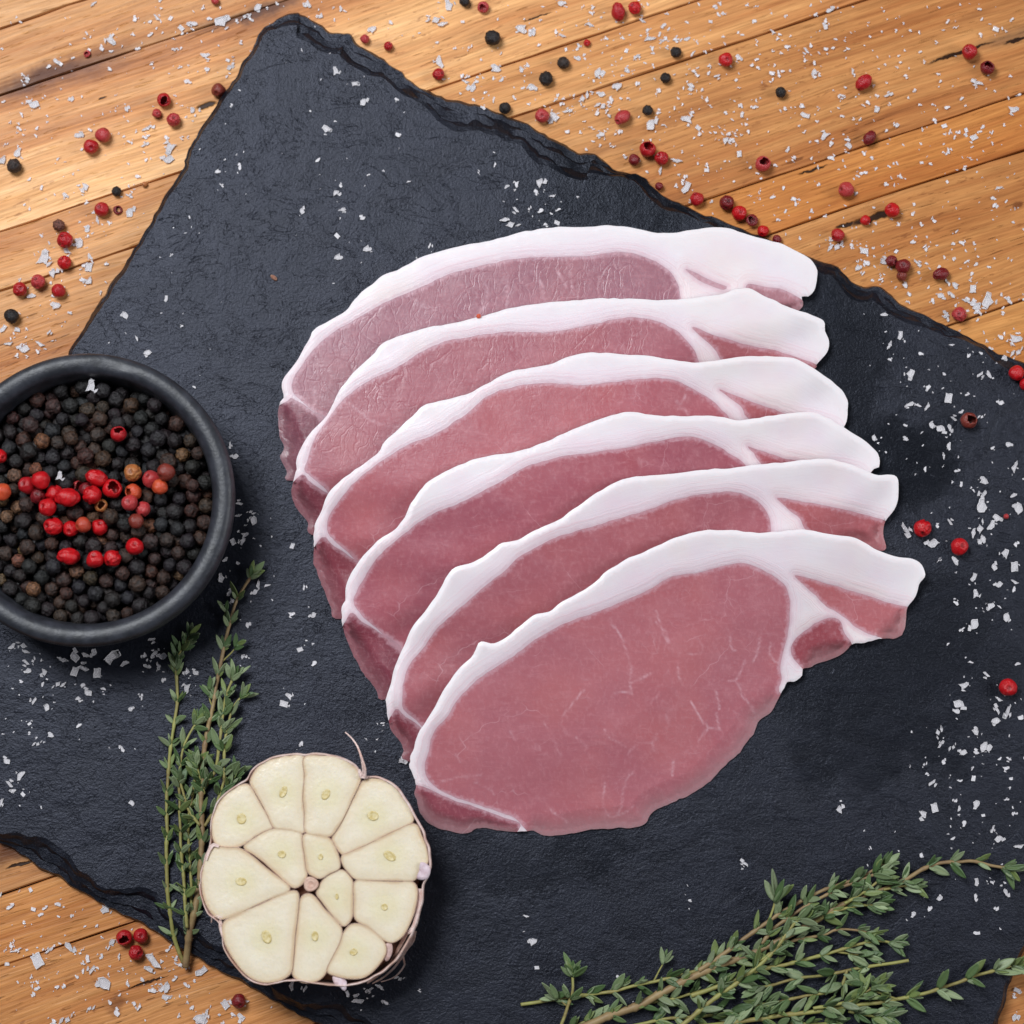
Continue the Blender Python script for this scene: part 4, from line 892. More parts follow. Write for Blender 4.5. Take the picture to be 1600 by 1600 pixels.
for ci_, (pl, g, ga, gb, gk) in enumerate(cl):
    cz = (ci_*5 % 13)*.00005
    q = catmull(cg(pl), 4); nq = normals2(q); q = q-nq*1.7
    v, f = cdt(q, [], 4.2); de = dist(v, q); gp = cg([g])[0]; gd = np.hypot(v[:, 0]-gp[0], v[:, 1]-gp[1])
    dq_ = np.clip(de/16, 0, 1); zt = cz+zface(v)+.00012*dq_*dq_*(3-2*dq_); top3 = P(v[:, 0], v[:, 1], zt)
    c = q.mean(0); L1 = P(q[:, 0], q[:, 1], GZ-.0008)
    qs = c+(q-c)*.86; gcen = cg([(720, 850)])[0]; qs = qs+(gcen-c)*.12; L2 = P(qs[:, 0], qs[:, 1], GZ-.012)
    tq = np.array([int(np.argmin(((v-p)**2).sum(1))) for p in q]); n0 = len(v); nq_ = len(q)
    L0 = top3[tq]; qi_ = q+nq*.8; L1 = P(qi_[:, 0], qi_[:, 1], GZ-.0008); vs = np.concatenate([top3, L1, L2, L0]); fs = [tuple(t) for t in f]; n3 = n0+2*nq_
    for i in range(nq_):
        j = (i+1) % nq_; fs.append((n3+j, n3+i, n0+i, n0+j)); fs.append((n0+j, n0+i, n0+nq_+i, n0+nq_+j))
    ed = np.concatenate([de, np.zeros(3*nq_)]); gdd = np.concatenate([gd, np.full(3*nq_, 99.)])
    clo = obj('clove', vs, [t for t in fs if len(set(t)) == len(t)], FLESH, garlic, True, {'edge': ed, 'germ': gdd})
    # papery skin wrapped round the clove, its cut rim just proud of the flesh
    q1 = q-nq*.4; q2 = q-nq*1.1; ii = np.arange(nq_)*4.0
    hz = cz+zface(q)-.00006; hz2 = hz-.0001
    A = P(q1[:, 0], q1[:, 1], hz-.0012); B = P(q1[:, 0], q1[:, 1], hz); Cx = P(q2[:, 0], q2[:, 1], hz2); Dx = P(q2[:, 0], q2[:, 1], hz-.006)
    vs = np.concatenate([A, B, Cx, Dx]); fs = []
    for k in range(3):
        for i in range(nq_): j = (i+1) % nq_; fs.append((k*nq_+j, k*nq_+i, (k+1)*nq_+i, (k+1)*nq_+j))
    so = obj('clove_skin', vs, fs, CSKIN, clo, True); so.location = (0, 0, 0)
    so.data.transform(Matrix.Translation(-Vector(garlic.location)))
    # sprout germ in the middle of the clove
    th = np.linspace(0, 2*PI, 18, endpoint=False); tilt_ = random.uniform(-.6, .6)
    ring = lambda s_: np.stack([gp[0]+s_*.275*(ga*np.cos(th)*math.cos(tilt_)-gb*np.sin(th)*math.sin(tilt_)), gp[1]+s_*.275*(ga*np.cos(th)*math.sin(tilt_)+gb*np.sin(th)*math.cos(tilt_))], 1)
    zz = cz+float(zface(gp[None])[0])+.00016
    rs = [P(ring(1.0)[:, 0], ring(1.0)[:, 1], zz-.0001), P(ring(.93)[:, 0], ring(.93)[:, 1], zz+.00022), P(ring(.7)[:, 0], ring(.7)[:, 1], zz+.0001), P(ring(.3)[:, 0], ring(.3)[:, 1], zz+.00004)]
    vs = np.concatenate(rs); fs = [(k*18+j2, k*18+(j2+1) % 18, (k+1)*18+(j2+1) % 18, (k+1)*18+j2) for k in range(3) for j2 in range(18)]+[tuple(54+a for a in range(18))]
    fs = [t[::-1] for t in fs]
    go = obj('germ', vs, fs, GERM, clo, True); go.data.transform(Matrix.Translation(-Vector(garlic.location)))
# fix sub-part frames: clove objects sit at the garlic origin, so their children share it
for c_ in [o for o in C.objects if o.parent and o.parent.name.startswith('clove')]:
    pass
outl = cg([(85, 900), (108, 770), (140, 695), (146, 540), (195, 428), (295, 348), (348, 316), (396, 248), (478, 203), (560, 184), (680, 178), (740, 172), (860, 188), (962, 240), (1002, 300), (1090, 308), (1182, 348), (1254, 438), (1306, 540), (1364, 658), (1385, 780), (1376, 870), (1350, 920), (1338, 1030), (1302, 1160), (1262, 1240), (1190, 1350), (1090, 1432), (960, 1486), (860, 1494), (760, 1482), (600, 1462), (500, 1480), (395, 1472), (298, 1402), (216, 1282), (196, 1140), (126, 1080), (92, 1000)])
q = catmull(outl, 5); nq = normals2(q); nQ = len(q); cc = q.mean(0); ii = np.arange(nQ)*5.0
layers = []
for dz, sc in ((.0003, .992), (.0008, 1.0), (-.002, 1.012), (-.006, 1.0), (-.011, .93), (-.016, .80), (-.0195, .55), (-.021, .2)):
    z = GZ+dz+(.0003*lnoise(ii, 9, 5) if dz > 0 else 0); z = np.maximum(z, T+.0001)
    p3 = P(cc[0]+(q[:, 0]-cc[0]), cc[1]+(q[:, 1]-cc[1]), GZ); c3 = P(cc[0], cc[1], GZ)
    xy = c3[:2]+(p3[:, :2]-c3[:2])*sc*(1+.008*vnoise(ii, 14, 8))[:, None]
    layers.append(np.column_stack([xy, z+0*ii]))
# inner wall so the skin rim reads as thin paper
p3 = P(q[:, 0], q[:, 1], GZ); inner = np.column_stack([c3[:2]+(p3[:, :2]-c3[:2])*.986, np.full(nQ, GZ-.004)])
layers = [inner]+layers; vs = np.concatenate(layers); fs = []
for k in range(len(layers)-1):
    for i in range(nQ): j = (i+1) % nQ; fs.append((k*nQ+j, k*nQ+i, (k+1)*nQ+i, (k+1)*nQ+j))
fs.append(tuple((len(layers)-1)*nQ+i for i in range(nQ)))
obj('outer_skin', vs, fs, SKIN, garlic, True)
# bed under the cloves, coloured dark for the shade in their gaps
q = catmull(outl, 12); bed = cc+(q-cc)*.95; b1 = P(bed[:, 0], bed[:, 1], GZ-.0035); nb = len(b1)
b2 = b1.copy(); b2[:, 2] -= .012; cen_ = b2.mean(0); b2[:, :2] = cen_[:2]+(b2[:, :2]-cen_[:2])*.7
obj('gap_shade_bed', np.concatenate([b1, b2]), [tuple(range(nb))]+[((i+1) % nb, i, nb+i, nb+(i+1) % nb) for i in range(nb)], M('garlic_gap_shade').set(Base_Color=lin(104, 70, 54), Roughness=.7).m, garlic, True)
# cut central stalk
cp = cg([(712, 915)])[0]; th = np.linspace(0, 2*PI, 22, endpoint=False); st = []
for r_, dz in ((11, -.004), (12, -.0005), (11.5, .0009), (9.5, .0012), (7.5, .0006), (6, .0010), (4, .0006), (1, .0004)):
    wv = r_*(1+.06*np.cos(3*th)); st.append(P(cp[0]+wv*np.cos(th), cp[1]+wv*np.sin(th), GZ+dz))
obj('central_stalk', np.concatenate(st), [(k*22+j, k*22+(j+1) % 22, (k+1)*22+(j+1) % 22, (k+1)*22+j) for k in range(7) for j in range(22)]+[tuple(154+i for i in range(22))], CSKIN, garlic, True)
def ribbon(pl, wd, zs, name, mat, parent, cup=.0003):
    """thin papery strip with a curled cross-section and real thickness"""
    p = catmull(np.array([(*a, z) for a, z in zip(pl, zs)]), 6, False); n = len(p); t = np.gradient(p[:, :2], axis=0); t /= np.linalg.norm(t, axis=1)[:, None]+1e-9
    nn_ = np.stack([-t[:, 1], t[:, 0]], 1); ww = np.interp(np.linspace(0, 1, n), np.linspace(0, 1, len(wd)), wd); rows = []
    for u_ in (-1, -.4, .4, 1):
        e = p[:, :2]+nn_*(ww*u_)[:, None]+nn_*(lnoise(np.arange(n)*6, 10, int(u_*10)+40)*.5)[:, None]
        rows.append(P(e[:, 0], e[:, 1], p[:, 2]+cup*(u_*u_)))
    for u_ in (1, .4, -.4, -1):
        e = p[:, :2]+nn_*(ww*u_)[:, None]; rows.append(P(e[:, 0], e[:, 1], p[:, 2]+cup*(u_*u_)-.00012))
    vs = np.concatenate(rows); fs = []
    for r_ in range(8):
        r2 = (r_+1) % 8
        for i in range(n-1): fs.append((r_*n+i, r_*n+i+1, r2*n+i+1, r2*n+i))
    return obj(name, vs, fs, mat, parent, True)
ribbon(cg([(1010, 310), (1015, 265), (1000, 200), (975, 130), (940, 80), (906, 50)]), (3.8, 3, 1.6, 1.3, 1.0, .6), (GZ+.001, GZ+.002, GZ+.003, GZ+.002, GZ, GZ-.002), 'skin_wisp', SKIN, garlic, .0008)
ribbon(cg([(985, 262), (1000, 300), (1035, 310)]), (1.5, 4, 1), (GZ+.001, GZ+.0015, GZ+.001), 'skin_wisp', SKIN, garlic)
for pl, wd, zs in [([(1262, 1180), (1220, 1260), (1170, 1350), (1100, 1430), (1030, 1478)], (3, 2.6, 2, 1.6, 1), [GZ-.001, GZ-.003, GZ-.006, GZ-.009, GZ-.010]),
                   ([(1290, 1170), (1262, 1270), (1200, 1370), (1130, 1440), (1060, 1480)], (3, 2.0, 1.6, 1.4, .8), [GZ-.002, GZ-.005, GZ-.008, GZ-.011, GZ-.012]),
                   ([(1302, 1180), (1290, 1240), (1235, 1320), (1245, 1370), (1190, 1440), (1110, 1470)], (2.6, 2, 1.4, 1.2, 1, .6), [GZ-.002, GZ-.006, GZ-.009, GZ-.012, GZ-.014, GZ-.015]),
                   ([(1330, 940), (1325, 1040), (1300, 1150), (1262, 1190)], (3, 4, 4, 3), [GZ-.0005, GZ-.001, GZ-.001, GZ-.001]),
                   ([(190, 700), (160, 690), (135, 720), (118, 780)], (2, 3, 2, 1), [GZ+.001]*4),
                   ([(205, 1110), (170, 1095), (148, 1105), (146, 1135)], (2.4, 1.6, 1.2, .6), [GZ+.0005, GZ+.0005, GZ-.001, GZ-.002]),
                   ([(200, 1100), (198, 1150), (210, 1210)], (1.5, 3, 1.5), [GZ, GZ-.0005, GZ-.001])]:
    ribbon(cg(pl), wd, zs, 'skin_strand', SKIN, garlic)
# two torn flaps of white skin
WSK = skin_mat('pale_paper_skin', lin(222, 206, 212), lin(202, 178, 186))
for pl, zz in [([(1335, 790), (1372, 800), (1392, 830), (1378, 880), (1340, 890), (1312, 880), (1325, 840)], GZ+.0018), ([(835, 1440), (880, 1440), (915, 1470), (905, 1522), (868, 1492), (845, 1480)], GZ+.0006), ([(1135, 1255), (1170, 1250), (1175, 1300), (1150, 1350), (1130, 1340)], GZ+.0006)]:
    q = catmull(cg(pl), 4); v, f = cdt(q, [], 5); n = len(v)
    zf = zz-.0006+.0006*np.array([noise.noise(Vector((x*.09, y*.09, 4))) for x, y in v])
    a = P(v[:, 0], v[:, 1], zf); b = P(v[:, 0], v[:, 1], zf-.00015)
    fs = [tuple(t) for t in f]+[tuple(t[::-1]+n) for t in f]; ed = {}
    for t in f:
        for e in ((t[0], t[1]), (t[1], t[2]), (t[2], t[0])): ed[e] = 1
    fs += [(e[1], e[0], e[0]+n, e[1]+n) for e in ed if (e[1], e[0]) not in ed]
    obj('skin_flap', np.concatenate([a, b]), fs, WSK, garlic, True)

# ---------------------------------------------------------------- thyme
LEAFM = (lambda m: (lambda rnd: m.set(Base_Color=m.mix(m.rng(m.attr('mid'), .0, .25, .55, 0), m.mix(m.rng(m.noise(2.5, 3), .35, .65, 0, .5), m.ocol(), m.mix(1, m.ocol(), (1.25, 1.2, 1.3), 'MULTIPLY')), m.mix(1, m.ocol(), (1.45, 1.3, 1.2), 'MULTIPLY')),
        Roughness=.5, Normal=m.bump(m.noise(9, 3), .0003, .5)))(0).m)(M('thyme_leaf'))
def leaf_mesh(i):
    r = np.random.default_rng(i+40); nu, nv = 9, 5; vs = []; mid = []
    curl = r.uniform(-.10, .16); bend = r.uniform(-.08, .08); fold = r.uniform(.45, .75); wmax = r.uniform(.13, .17)
    for a in range(nu):
        u = a/(nu-1); wd = wmax*math.sin(PI*min(1, u*.93+.07))**.75*(1-.18*u)+.006
        for b in range(nv):
            v = (b/(nv-1)*2-1)
            vs.append((u, v*wd+bend*u*u, curl*u*u+fold*wd*abs(v)**1.3-(.25*wd*abs(v)**4)*1.6)); mid.append(abs(v))
    n = len(vs); fs = []
    for a in range(nu-1):
        for b in range(nv-1):
            q = a*nv+b; fs.append((q, q+nv, q+nv+1, q+1))
    low = [(x, y, z-.035) for x, y, z in vs]
    fs2 = fs+[tuple(k+n for k in t[::-1]) for t in fs]
    rim = [b for b in range(nv)]+[a*nv+nv-1 for a in range(1, nu)]+[(nu-1)*nv+b for b in range(nv-2, -1, -1)]+[a*nv for a in range(nu-2, 0, -1)]
    for k in range(len(rim)): a, b = rim[k], rim[(k+1) % len(rim)]; fs2.append((a, b, b+n, a+n))
    return mesh('leaf', np.array(vs+low), fs2, LEAFM, True, {'mid': mid+mid})
leaves = [leaf_mesh(i) for i in range(6)]
def stem_mat(name, a, b):
    m = M(name); n1 = m.noise(120, 3, .6); n2 = m.noise(900, 3, .6)
    m.set(Base_Color=m.mix(m.rng(n1, .35, .65), a, m.mix(m.rng(n2, .4, .7, 0, .5), b, lin(96, 70, 50))), Roughness=.55, Normal=m.bump(n2, .0002, .6)); return m.m
STW = stem_mat('thyme_woody_stem', lin(150, 128, 88), lin(136, 110, 78)); STG = stem_mat('thyme_green_stem', lin(150, 150, 84), lin(140, 128, 74))
greens = [lin(98, 116, 78), lin(84, 106, 64), lin(116, 130, 96), lin(66, 90, 50), lin(124, 140, 102), lin(102, 118, 66)]
r4 = random.Random(11)
def put_leaf(root, at, dirpx, elev, length, gi, roll):
    d = Vector((dirpx[0], -dirpx[1], 0)); d.normalize(); d = Vector((d.x*math.cos(elev), d.y*math.cos(elev), math.sin(elev)))
    z = Vector((0, 0, 1)); y = z.cross(d); y.normalize(); z = d.cross(y)
    R = Matrix((d, y, z)).transposed() @ Matrix.Rotation(roll, 3, 'X')
    c = greens[gi]; k = r4.uniform(.82, 1.15)
    L_ = length*S; wf = r4.uniform(.85, 1.3)
    o = inst('leaf', r4.choice(leaves), at, R.to_euler(), (L_, L_*wf, L_*1.1), root, (c[0]*k, c[1]*k, c[2]*k))
    return o
def sprig(label, branches, group, darker=1.0, names=('stem',)):
    b0 = branches[0]; p0 = b0[0][0]; root = empty('thyme_sprig', tuple(P(p0[0], p0[1], T)), label, 'thyme', group)
    for bi, (pl, r0, r1, h0, h1, sp, ll, woody, tipn) in enumerate(branches):
        p = catmull(np.array(pl, float), 5, False); n = len(p); t = np.linspace(0, 1, n); al = arclen(p)
        p[:, 0] += vnoise(al, 26, bi+70)*.9; p[:, 1] += vnoise(al, 26, bi+90)*.9
        gr = np.array([ground(x, y) for x, y in p]); gr = np.convolve(np.pad(gr, 6, mode='edge'), np.ones(13)/13, 'valid')
        hh = (h0+(h1-h0)*t)*S + .5*r0*S + .0002*vnoise(al, 40, bi)
        z = gr+np.maximum(hh, .0003); w3 = P(p[:, 0], p[:, 1], z)
        nodes = np.arange(sp*.4 if bi else sp*1.2, al[-1], sp) if sp else []
        rad_ = (r0+(r1-r0)*t)*S
        for nd in nodes: rad_ = rad_*(1+.28*np.exp(-((al-nd)/3.5)**2))
        v, f = tube(w3, rad_, 8)
        obj('stem' if bi == 0 else 'branch', v, f, STW if woody else STG, root, True)
        side = 1
        for nd in nodes:
            nd = nd+r4.uniform(-4, 4); i = int(np.clip(np.searchsorted(al, nd), 1, n-2)); tg = p[i+1]-p[i-1]; tg /= np.linalg.norm(tg)+1e-9; nm = np.array([-tg[1], tg[0]])
            frac = nd/al[-1]; k = r4.choice([4, 5, 6, 6, 7])
            for q in range(k):
                side = -side; an = r4.uniform(.22, .95)*side; dr = tg*math.cos(an)+nm*math.sin(an)
                L_ = ll*r4.uniform(.7, 1.15); L_ = L_*(1 if q < 2 else r4.uniform(.4, .85))
                off = tg*r4.uniform(-3, 5)
                at = Vector(P(p[i, 0]+off[0]+nm[0]*side*1.2, p[i, 1]+off[1]+nm[1]*side*1.2, z[i]+r4.uniform(-.2, .8)*S*3).tolist())
                put_leaf(root, at, dr, r4.uniform(-.1, .7), L_, r4.randrange(6), r4.uniform(-.8, .8))
        tg = p[-1]-p[-4]; tg /= np.linalg.norm(tg); nm = np.array([-tg[1], tg[0]])
        for q in range(tipn):
            an = r4.uniform(-.75, .75); dr = tg*math.cos(an)+nm*math.sin(an); bk = -tg*r4.uniform(0, 12)
            put_leaf(root, Vector(P(p[-1, 0]+bk[0], p[-1, 1]+bk[1], z[-1]+r4.uniform(0, 5)*S).tolist()), dr, r4.uniform(.0, .5), ll*r4.uniform(.6, 1.0), r4.randrange(6), r4.uniform(-.8, .8))
    return root
GL = 'thyme sprigs beside the bowl'; GR_ = 'thyme sprigs at the lower right of the slate'
# each branch: points, radius at base / tip (px), height at base / tip (px), leaf spacing, leaf length, woody, leaves at the tip
sprig('thin upright thyme sprig, leftmost of the bundle beside the garlic', [
  ([(287, 1505), (275, 1475), (267, 1437), (262, 1400), (261, 1350), (261, 1287), (262, 1232), (266, 1180), (271, 1142), (276, 1105), (277, 1075), (275, 1035)], 3.4, 2.2, 6, 3, 37, 25, False, 7),
  ([(275, 1035), (285, 1010), (302, 985)], 1.8, 1.2, 3, 6, 13, 26, False, 5)], GL)
sprig('tall woody thyme sprig reaching up to the bowl, its foot on the wood', [
  ([(290, 1511), (293, 1482), (297, 1455), (303, 1425), (311, 1385), (315, 1340), (316, 1292), (315, 1250), (317, 1205), (322, 1155), (330, 1117), (337, 1080), (347, 1030), (355, 992), (361, 967), (370, 937), (385, 912), (400, 892)], 5.6, 2.0, 8, 8, 38, 28, True, 5),
  ([(293, 1450), (289, 1412), (287, 1375), (282, 1300), (281, 1250), (280, 1230), (282, 1192), (287, 1167), (297, 1145), (310, 1125)], 2.8, 1.6, 12, 8, 34, 27, False, 7),
  ([(312, 1290), (295, 1265), (285, 1232), (278, 1212)], 2.4, 1.8, 16, 10, 30, 24, False, 5),
  ([(320, 1290), (337, 1262), (347, 1230), (350, 1210), (352, 1155), (357, 1130), (367, 1100), (380, 1086)], 2.6, 1.6, 14, 12, 34, 28, False, 6),
  ([(317, 1232), (335, 1207), (342, 1167), (350, 1105), (358, 1075), (366, 1052)], 2.6, 1.8, 12, 16, 28, 29, False, 6),
  ([(360, 967), (352, 955), (349, 945)], 1.4, 1, 8, 8, 0, 24, False, 3), ([(345, 1035), (362, 1018), (372, 1005)], 1.4, 1, 8, 12, 0, 24, False, 5), ([(335, 1110), (328, 1095), (326, 1075)], 1.4, 1, 9, 12, 0, 26, False, 4),
  ([(320, 1240), (312, 1215), (306, 1190)], 1.6, 1, 12, 14, 14, 27, False, 5), ([(350, 1240), (362, 1225), (370, 1208)], 1.4, 1, 10, 12, 14, 26, False, 5)], GL)
sprig('dark short thyme sprig half hidden under the taller ones left of the garlic', [
  ([(300, 1455), (299, 1400), (296, 1340), (295, 1285), (303, 1230), (312, 1190)], 2.4, 1.8, 2, 3, 26, 30, False, 6)], GL)
LR = [
 ('longest woody thyme sprig whose bent tip reaches the right border', [
  ([(905, 1608), (950, 1588), (1000, 1570), (1050, 1543), (1092, 1522), (1175, 1490), (1220, 1468), (1271, 1441), (1319, 1412), (1381, 1390), (1417, 1373), (1445, 1356), (1473, 1348), (1516, 1346), (1552, 1353), (1575, 1358)], 6.4, 2.2, 14, 6, 42, 31, True, 7),
  ([(1092, 1517), (1137, 1485), (1200, 1440), (1234, 1418), (1282, 1393), (1341, 1372), (1370, 1356), (1388, 1348)], 3.6, 2.0, 18, 12, 44, 31, True, 7),
  ([(1189, 1474), (1223, 1441), (1291, 1398), (1347, 1375), (1374, 1362)], 3.0, 1.8, 20, 18, 38, 32, True, 6),
  ([(1271, 1441), (1305, 1424), (1344, 1415), (1375, 1414)], 2.6, 1.6, 16, 10, 36, 31, False, 7),
  ([(1319, 1412), (1350, 1393), (1378, 1372)], 2.4, 1.6, 20, 18, 26, 32, False, 6),
  ([(1381, 1390), (1410, 1384), (1430, 1386)], 2.0, 1.2, 14, 8, 26, 28, False, 6),
  ([(1200, 1440), (1207, 1420), (1212, 1400)], 2.0, 1.4, 20, 24, 0, 46, False, 5)]),
 ('thin yellowish thyme sprig, its bare foot pointing to the left', [
  ([(814, 1570), (867, 1561), (910, 1555), (955, 1550), (990, 1540), (1047, 1529), (1092, 1515), (1120, 1500), (1145, 1478)], 2.8, 2.0, 6, 12, 44, 31, False, 7),
  ([(955, 1550), (966, 1540), (976, 1534)], 1.4, 1, 6, 8, 0, 24, False, 4), ([(1020, 1534), (1032, 1515), (1042, 1498)], 1.4, 1, 8, 12, 0, 28, False, 5)]),
 ('short upright thyme sprig standing leftmost above the bundle at the bottom', [
  ([(874, 1610), (886, 1575), (894, 1552), (894, 1530), (894, 1515)], 2.6, 1.8, 12, 14, 40, 33, False, 8),
  ([(886, 1572), (870, 1560), (862, 1556)], 1.6, 1, 12, 12, 0, 34, False, 5)]),
 ('thyme sprig in the middle of the lower right bundle ending in a forked tip', [
  ([(1080, 1556), (1130, 1538), (1175, 1519), (1220, 1509), (1262, 1498), (1307, 1487), (1347, 1474), (1372, 1470), (1398, 1474)], 3.6, 2.0, 10, 8, 40, 32, False, 8),
  ([(1175, 1515), (1205, 1488), (1243, 1469), (1288, 1460), (1307, 1453), (1341, 1453), (1364, 1460)], 2.6, 1.6, 8, 10, 34, 29, True, 6),
  ([(1307, 1487), (1335, 1492), (1362, 1496)], 1.8, 1.2, 8, 6, 24, 28, False, 7)]),
 ('bright green thyme sprig crossing over the others in the lower right bundle', [
  ([(1058, 1608), (1120, 1557), (1160, 1530), (1203, 1493), (1231, 1457), (1248, 1438), (1262, 1430)], 3.6, 2.2, 26, 24, 36, 34, False, 8),
  ([(1203, 1490), (1188, 1500), (1178, 1494)], 2.0, 1.4, 26, 22, 0, 30, False, 4)]),
 ('thyme sprig with a bare cut yellow end in the lower right bundle', [
  ([(1420, 1501), (1372, 1508), (1324, 1516), (1291, 1524), (1246, 1528), (1205, 1540), (1185, 1544)], 2.6, 2.0, 14, 8, 52, 36, False, 6),
  ([(1324, 1516), (1316, 1538), (1300, 1548), (1271, 1554), (1234, 1561), (1178, 1573), (1140, 1588)], 2.4, 2.2, 12, 8, 44, 34, False, 3)]),
 ('lowest long thyme sprig running to the right border over the slate edge', [
  ([(1090, 1605), (1150, 1597), (1220, 1587), (1274, 1580), (1347, 1570), (1403, 1561), (1437, 1554), (1465, 1546), (1516, 1528), (1558, 1515), (1590, 1509)], 4.0, 2.2, 12, 12, 46, 36, False, 8),
  ([(1271, 1576), (1330, 1563), (1352, 1550), (1372, 1540)], 2.6, 1.6, 20, 20, 30, 34, False, 7),
  ([(1325, 1580), (1355, 1587), (1389, 1590)], 2.2, 1.4, 18, 12, 26, 33, False, 8),
  ([(1403, 1561), (1372, 1550), (1345, 1535)], 1.8, 1.2, 16, 20, 24, 34, False, 6)]),
 ('leafy thyme sprig along the bottom border under the woody stem', [
  ([(985, 1604), (1040, 1592), (1100, 1588), (1160, 1578), (1200, 1570)], 2.6, 1.8, 3, 4, 30, 33, False, 7),
  ([(1010, 1567), (1050, 1560), (1090, 1550), (1127, 1540)], 2.2, 1.6, 4, 4, 28, 31, False, 6),
  ([(1200, 1604), (1250, 1600), (1300, 1600)], 2.2, 1.6, 6, 6, 26, 35, False, 7),
  ([(880, 1612), (910, 1598), (935, 1592)], 2.0, 1.4, 3, 5, 26, 30, False, 6)])]
for lab, br in LR: sprig(lab, br, GR_)

# ---------------------------------------------------------------- salt flakes
SALT = (lambda m: m.set(Base_Color=m.mix(m.rng(m.noise(900, 4, .7), .4, .65), (.95, .92, .94), (.88, .85, .89)), Roughness=m.rng(m.noise(500, 3), .35, .65, .08, .35), Alpha=m.rng(m.math('ADD', m.attr('rim'), m.math('MULTIPLY', m.math('SUBTRACT', m.noise(420, 3, .6), .5), 1.2)), 0, 1, .30, .86), Transmission_Weight=.05, IOR=1.45, Subsurface_Weight=.2, Subsurface_Radius=(.002, .002, .002), Subsurface_Scale=1.0,
        Normal=m.bump(m.noise(700, 4, .7), .00016, .9)).m)(M('sea_salt'))
def plate(r, sq):
    n = int(r.integers(4, 8)); a = np.linspace(0, 2*PI, n, endpoint=False)+r.uniform(-.42, .42, n)
    if sq: n = 4; a = np.array([.78, 2.36, 3.93, 5.5])+r.uniform(-.22, .22, 4)
    R_ = r.uniform(.38, 1.08, n); R_ = R_ if not sq else R_*.25+.78
    asp = r.uniform(.38, .95); p = np.stack([R_*np.cos(a), R_*np.sin(a)*asp], 1); q = []
    for k in range(n):
        A, B = p[k], p[(k+1) % n]
        for t in (0, .3, .65): q.append(A*(1-t)+B*t+(r.uniform(-.07, .07, 2) if t else 0))
    q = np.array(q); m_ = len(q); h = r.uniform(.12, .26)
    rings = [(1.0, 0), (1.0, h*.75), (.90, h), (.74, h*r.uniform(.4, .65)), (.42, h*r.uniform(.3, .9)), (.2, h*r.uniform(.4, 1.0))]; vs = []
    for s_, z in rings:
        xy = q*s_+(r.uniform(-.035, .035, (m_, 2)) if s_ < 1 else 0); vs.append(np.column_stack([xy, np.full(m_, z)+(r.uniform(-.03, .03, m_) if s_ < 1 else 0)]))
    fs = [(k*m_+j, k*m_+(j+1) % m_, (k+1)*m_+(j+1) % m_, (k+1)*m_+j) for k in range(len(rings)-1) for j in range(m_)]
    fs.append(tuple((len(rings)-1)*m_+j for j in range(m_))); fs.append(tuple(range(m_))[::-1])
    return np.concatenate(vs), fs, np.concatenate([np.full(m_, a) for a in (1, 1, .9, .25, 0, .15)])
def flake_mesh(i):
    r = np.random.default_rng(900+i); vs = []; fs = []; rm = []; o_ = 0
    for k in range(1 if i % 3 == 0 else 2 if i % 3 == 1 else 3):
        v, f, a_ = plate(r, r.random() < .12); rm.append(a_)
        if k: sc = r.uniform(.35, .65); an = r.uniform(0, 6.28); v = v*sc+np.array([math.cos(an)*.72, math.sin(an)*.72, r.uniform(0, .12)])
        tx, ty = r.uniform(-.16, .16, 2); v[:, 2] += v[:, 0]*tx+v[:, 1]*ty+.10
        vs.append(v); fs += [tuple(a+o_ for a in t) for t in f]; o_ += len(v)
    v = np.concatenate(vs); v[:, :2] /= max(1.0, np.abs(v[:, :2]).max()/1.08)
    return mesh('salt_flake', v, fs, SALT, False, {'rim': np.concatenate(rm)})
fl = [flake_mesh(i) for i in range(18)]
